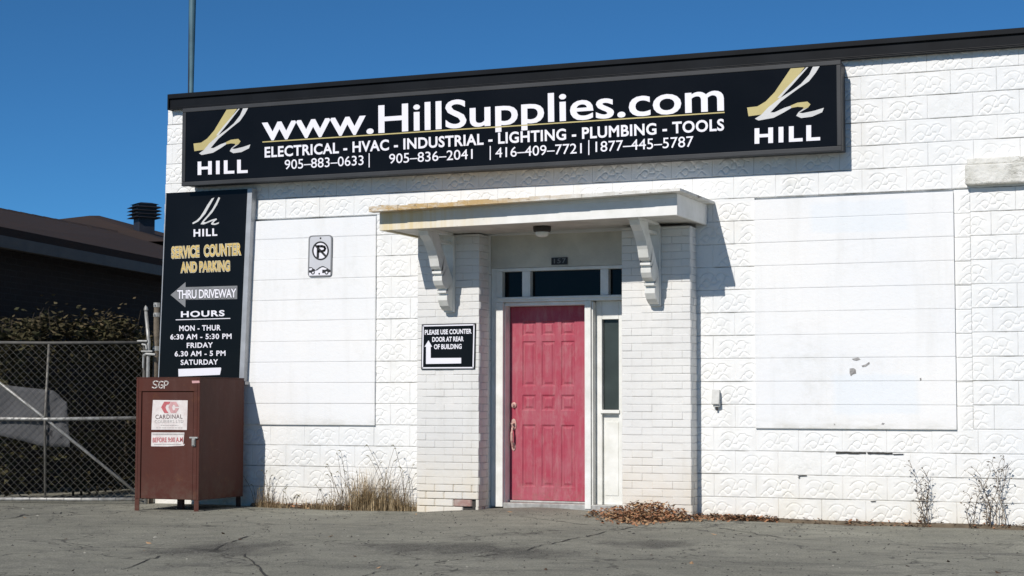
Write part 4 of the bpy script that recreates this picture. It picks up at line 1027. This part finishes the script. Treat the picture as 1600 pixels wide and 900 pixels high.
for _ in range(170):
    a = random.uniform(-1.0, 9.3); z = htop(a); p0 = hp(a, lc(a) + random.uniform(-.25, .25), GZ + z - .35); 
    p1 = p0 + HD * random.uniform(-.25, .25) + (0, 0, random.uniform(.3, .45)); p2 = p1 + HD * random.uniform(-.2, .2) + (random.uniform(-.05, .05), 0, random.uniform(-.02, .14)); b.tube([p0, p1, p2], [.006, .004, .002], 4)
for a in np.arange(.6, 9.5, .22): b.tube([hp(a, -.7, GZ), hp(a + random.uniform(-.2, .2), -.72, GZ + .9), hp(a + random.uniform(-.3, .3), -.7, GZ + 1.7)], [.016, .012, .006], 5)
b.build('stems', M['vine_stem'], VH)

# ------------------------------------------------------------------ weeds and fallen leaves along the foot of the wall
def blade(mb, p, d, hgt, bend, w):
    p = np.array(p, float); d = np.array(d, float); sd = np.cross(d, (0, 0, 1)); sd /= np.linalg.norm(sd) + 1e-9; pr = None
    for i in range(5):
        t_ = i / 4; c = p + np.array((0, 0, 1)) * hgt * (t_ - .25 * bend * t_ * t_) + d * bend * hgt * t_ * t_ * .8; ww = w * (1 - t_ * .85)
        cur = (c - sd * ww, c + sd * ww)
        if pr: mb.quad(pr[0], pr[1], cur[1], cur[0])
        pr = cur
    return p + np.array((0, 0, 1)) * hgt * (1 - .25 * bend) + d * bend * hgt * .8
def grass(u0, u1, n, hmax, label, seeds, name='dry_grass', bm='straw'):
    g = thing(name, ((u0 + u1) / 2, -.10, gz((u0 + u1) / 2, -.1)), label, 'weeds')
    b = MB(); sb = MB(); sd = MB()
    tufts = [(random.uniform(u0, u1), random.uniform(.45, 1.0)) for _ in range(max(3, n // 90))]
    for _ in range(n):
        tu, th_ = random.choice(tufts); u = random.gauss(tu, .07); y = random.uniform(-.20, -.045); th = random.uniform(0, 6.283); fall = max(.3, 1 - ((u - (u0 + u1) / 2) / (u1 - u0)) ** 2 * 2.0) * th_
        blade(b, (u, y, gz(u, y) - .01), (math.cos(th), math.sin(th) * .35 - .05, 0), hmax * random.uniform(.2, 1.0) * fall, random.uniform(.1, 1.5), random.uniform(.002, .0055))
    for _ in range(seeds):
        u = random.uniform(u0, u1); y = random.uniform(-.18, -.06); th = random.uniform(0, 6.283); hh = hmax * random.uniform(.4, 1.05)
        d = np.array((math.cos(th), math.sin(th) * .3, 0)) * random.uniform(.05, .6); p0 = np.array((u, y, gz(u, y) - .01)); pts = [p0 + (0, 0, hh * t_) + d * hh * t_ * t_ for t_ in np.linspace(0, 1, 6)]
        sb.tube(pts, [.0035, .003, .0028, .0024, .002, .0016], 4)
        e = pts[-1]; dd = d / (np.linalg.norm(d) + 1e-9)
        k_ = random.uniform(.4, 1.1); sd.tube([e, e + np.array((0, 0, random.uniform(.0, .03))) * k_ + dd * .02 * k_, e + np.array((0, 0, random.uniform(-.01, .04))) * k_ + dd * .05 * k_], [.002, .0055, .001], 5)
        for q in pts[2:5]:
            if random.random() < .7:
                a = random.uniform(0, 6.283); blade(sd, q, (math.cos(a), math.sin(a) * .4, 0), random.uniform(.02, .06), 1.2, .005)
    b.build('grass_blades', M[bm], g)
    if seeds: sb.build('stalks', M['stalk'], g); sd.build('dried_leaves', M['olive_weed'], g)
    return g
grass(2.25, 3.15, 1150, .64, 'tall dry straw coloured grass clump against the wall left of the brick pier', 24)
grass(1.5, 2.4, 500, .24, 'sparse dark dried weeds with seed heads left of the straw clump', 12, 'dried_weeds')
grass(1.28, 1.50, 130, .42, 'shaded weed tuft on the wall just right of the brown cabinet', 12, 'weed_tuft')
grass(5.5, 6.0, 160, .27, 'short brown weed tuft in the leaf heap right of the red door', 3, 'weed_tuft', 'leaf_red')
def stalks(u0, n, hh, spread, label):
    g = thing('dead_weed', (u0, -.08, gz(u0, -.08)), label, 'weed', 'bare dead weeds against the white wall')
    b = MB(); lf = MB()
    for i in range(n):
        u = u0 + random.uniform(-spread, spread) * .35; y = random.uniform(-.12, -.06); p = np.array((u, y, gz(u, y) - .01)); h2 = hh * random.uniform(.5, 1.05); ln = random.uniform(-.25, .35)
        if i == 0: h2 = hh; ln = -.18
        pts = [p + np.array((ln * h2 * t_ ** 1.6 + .012 * math.sin(t_ * 9 + i), -.02 * t_, h2 * t_)) for t_ in np.linspace(0, 1, 8)]
        b.tube(pts, list(np.linspace(.0042, .0014, 8)), 5)
        for k in range(1, 8):
            for _ in range(random.randint(1, 3)):
                a = random.choice((-1, 1)) * random.uniform(.3, 1); e = pts[k] + np.array((a * random.uniform(.02, .10), random.uniform(-.03, .02), random.uniform(.015, .08)))
                b.tube([pts[k], (pts[k] + e) / 2 + (0, 0, .008), e], [.0022, .0018, .001], 4)
                leaves(lf, random.randint(1, 3), lambda: e + np.random.normal(0, .008, 3), (.007, .017))
    b.build('stem', M['stalk'], g); lf.build('dried_leaves', M['stalk'], g)
stalks(8.34, 4, .55, .22, 'slim dead weed with one tall stalk, the left one under the right panel')
stalks(8.93, 8, .60, .62, 'wide bushy dead weed with many stalks near the right edge')
def litter(name, n, fpos, mats, size, label=None):
    b = MB()
    for _ in range(n):
        b.cur = random.choices(range(len(mats)), [3, 2.2, .8][:len(mats)])[0]; leaves(b, 1, fpos, size, up=1.6)
    return b.build(name, [M[m] for m in mats])
def heap():
    u = random.gauss(5.80, .27); u = min(max(u, 5.22), 6.85)
    w = math.exp(-((u - 5.78) / .42) ** 2); y = -.27 - abs(random.gauss(0, .17)) * (0.6 + w); t_ = max(0, 1 + (y + .25) / .55)
    return (u, y, gz(u, y) + .01 + random.random() * (.02 + .175 * w) * t_)
o = litter('leaf_heap', 2100, heap, ['leaf_red', 'leaf_tan', 'leaf_dark'], (.012, .030)); tag(o, 'heap of rust brown fallen leaves right of the red door', 'leaves', kind='stuff')
def along():
    while True:
        u = random.choice((random.uniform(6.2, 12), random.uniform(1.3, 2.6), random.uniform(6.2, 7.0)))
        dens = .5 + .5 * math.sin(u * 3.1) * math.sin(u * 7.7 + 1)
        if random.random() < dens * .9 + .15: break
    base_y = -.02 if not 3.2 < u < 6.2 else -.25
    y = base_y - abs(random.gauss(0, .06)); return (u, y, gz(u, y) + .006 + random.random() ** 2 * .05)
o = litter('fallen_leaves', 2600, along, ['leaf_dark', 'leaf_red', 'leaf_tan'], (.010, .028)); tag(o, 'scattered brown leaves and grit along the foot of the white wall', 'leaves', kind='stuff')
b = MB(); xs_ = np.arange(1.2, 12.6, .06)
segs = [(x0, x0 + .06) for x0 in xs_ if not (3.15 < x0 < 6.15)]
rr = random.Random(8); wid = {round(x, 2): .035 + .05 * abs(math.sin(x * 2.3)) * rr.uniform(.5, 1) for x in np.arange(1.1, 12.8, .02)}
wf = lambda x: .04 + .035 * abs(math.sin(x * 2.3)) + .02 * math.sin(x * 9.1)
for x0, x1 in segs:
    for (f0, f1, h0, h1) in ((0, .5, .035, .022), (.5, 1, .022, -.004)):
        q = [(x, -.0 - wf(x) * f * 1.6, gz(x, -.05) + hh) for x, f, hh in ((x0, f0, h0), (x0, f1, h1), (x1, f1, h1), (x1, f0, h0))]; b.quad(*q)
o = b.build('soil_strip', M['soil'], None); tag(o, kind='structure')
b = MB()
def lot():
    x = random.uniform(-3, 12); y = random.uniform(-9, -.5); return (x, y, gz(x, y) + .006)
o = litter('lot_litter', 70, lot, ['leaf_dark', 'leaf_tan'], (.012, .035)); tag(o, 'few stray leaves lying on the grey asphalt', 'leaves', kind='stuff')

# loose grit and the long crack beside the door apron
M['grit'] = simple('dark_grit', (.075, .072, .062), .95, .4, 30); M['grit_pale'] = simple('pale_grit', (.33, .32, .27), .95, .3, 30)
b = MB()
for _ in range(3600):
    y = -.3 - 9.5 * random.random() ** 1.3; x = random.uniform(-3.5, 12) ; z = gz(x, y); q = random.uniform(.003, .0095) * (1 if random.random() < .95 else 1.6); b.cur = 0 if random.random() < .93 else 1
    w_ = q * random.uniform(.8, 1.5); b.add([(x - w_, y, z), (x, y - q, z), (x + w_, y, z), (x, y + q, z), (x + q * .2, y, z + q * random.uniform(.6, 1.1))], [(0, 1, 4), (1, 2, 4), (2, 3, 4), (3, 0, 4)])
o = b.build('loose_grit', [M['grit'], M['grit_pale']]); tag(o, 'fine dark and pale grit strewn over the asphalt', 'grit', kind='stuff')
M['crack'] = simple('open_asphalt_crack', (.050, .048, .040), .95, .3, 20)
b = MB()
def crack(pts, w0):
    q = [];
    for (ax_, ay_), (bx_, by_) in zip(pts[:-1], pts[1:]):
        for k in range(9): q.append((ax_ + (bx_ - ax_) * k / 9 + random.gauss(0, 2.2), ay_ + (by_ - ay_) * k / 9 + random.gauss(0, .7)))
    g_ = [G(*c, -.095) for c in q]; pr = None
    for i, c in enumerate(g_):
        w_ = .6 * w0 * random.uniform(.2, 1.3) * (1 - .6 * i / len(g_)); z = gz(c[0], c[1]) + .004; cur = ((c[0] - w_ * .3, c[1] - w_, z), (c[0] + w_ * .3, c[1] + w_, z))
        if pr: b.quad(pr[0], cur[0], cur[1], pr[1])
        pr = cur
crack([(1000, 822), (930, 836), (862, 852), (800, 866), (700, 876), (600, 893), (560, 905)], .045)
crack([(0, 812), (70, 803), (140, 800)], .03); crack([(385, 842), (330, 860), (250, 868), (180, 892)], .035); crack([(1120, 826), (1240, 842), (1400, 848), (1600, 862)], .018)
crack([(420, 905), (395, 880), (380, 868), (300, 874)], .02)
o = b.build('pavement_crack', M['crack']); tag(o, kind='structure')
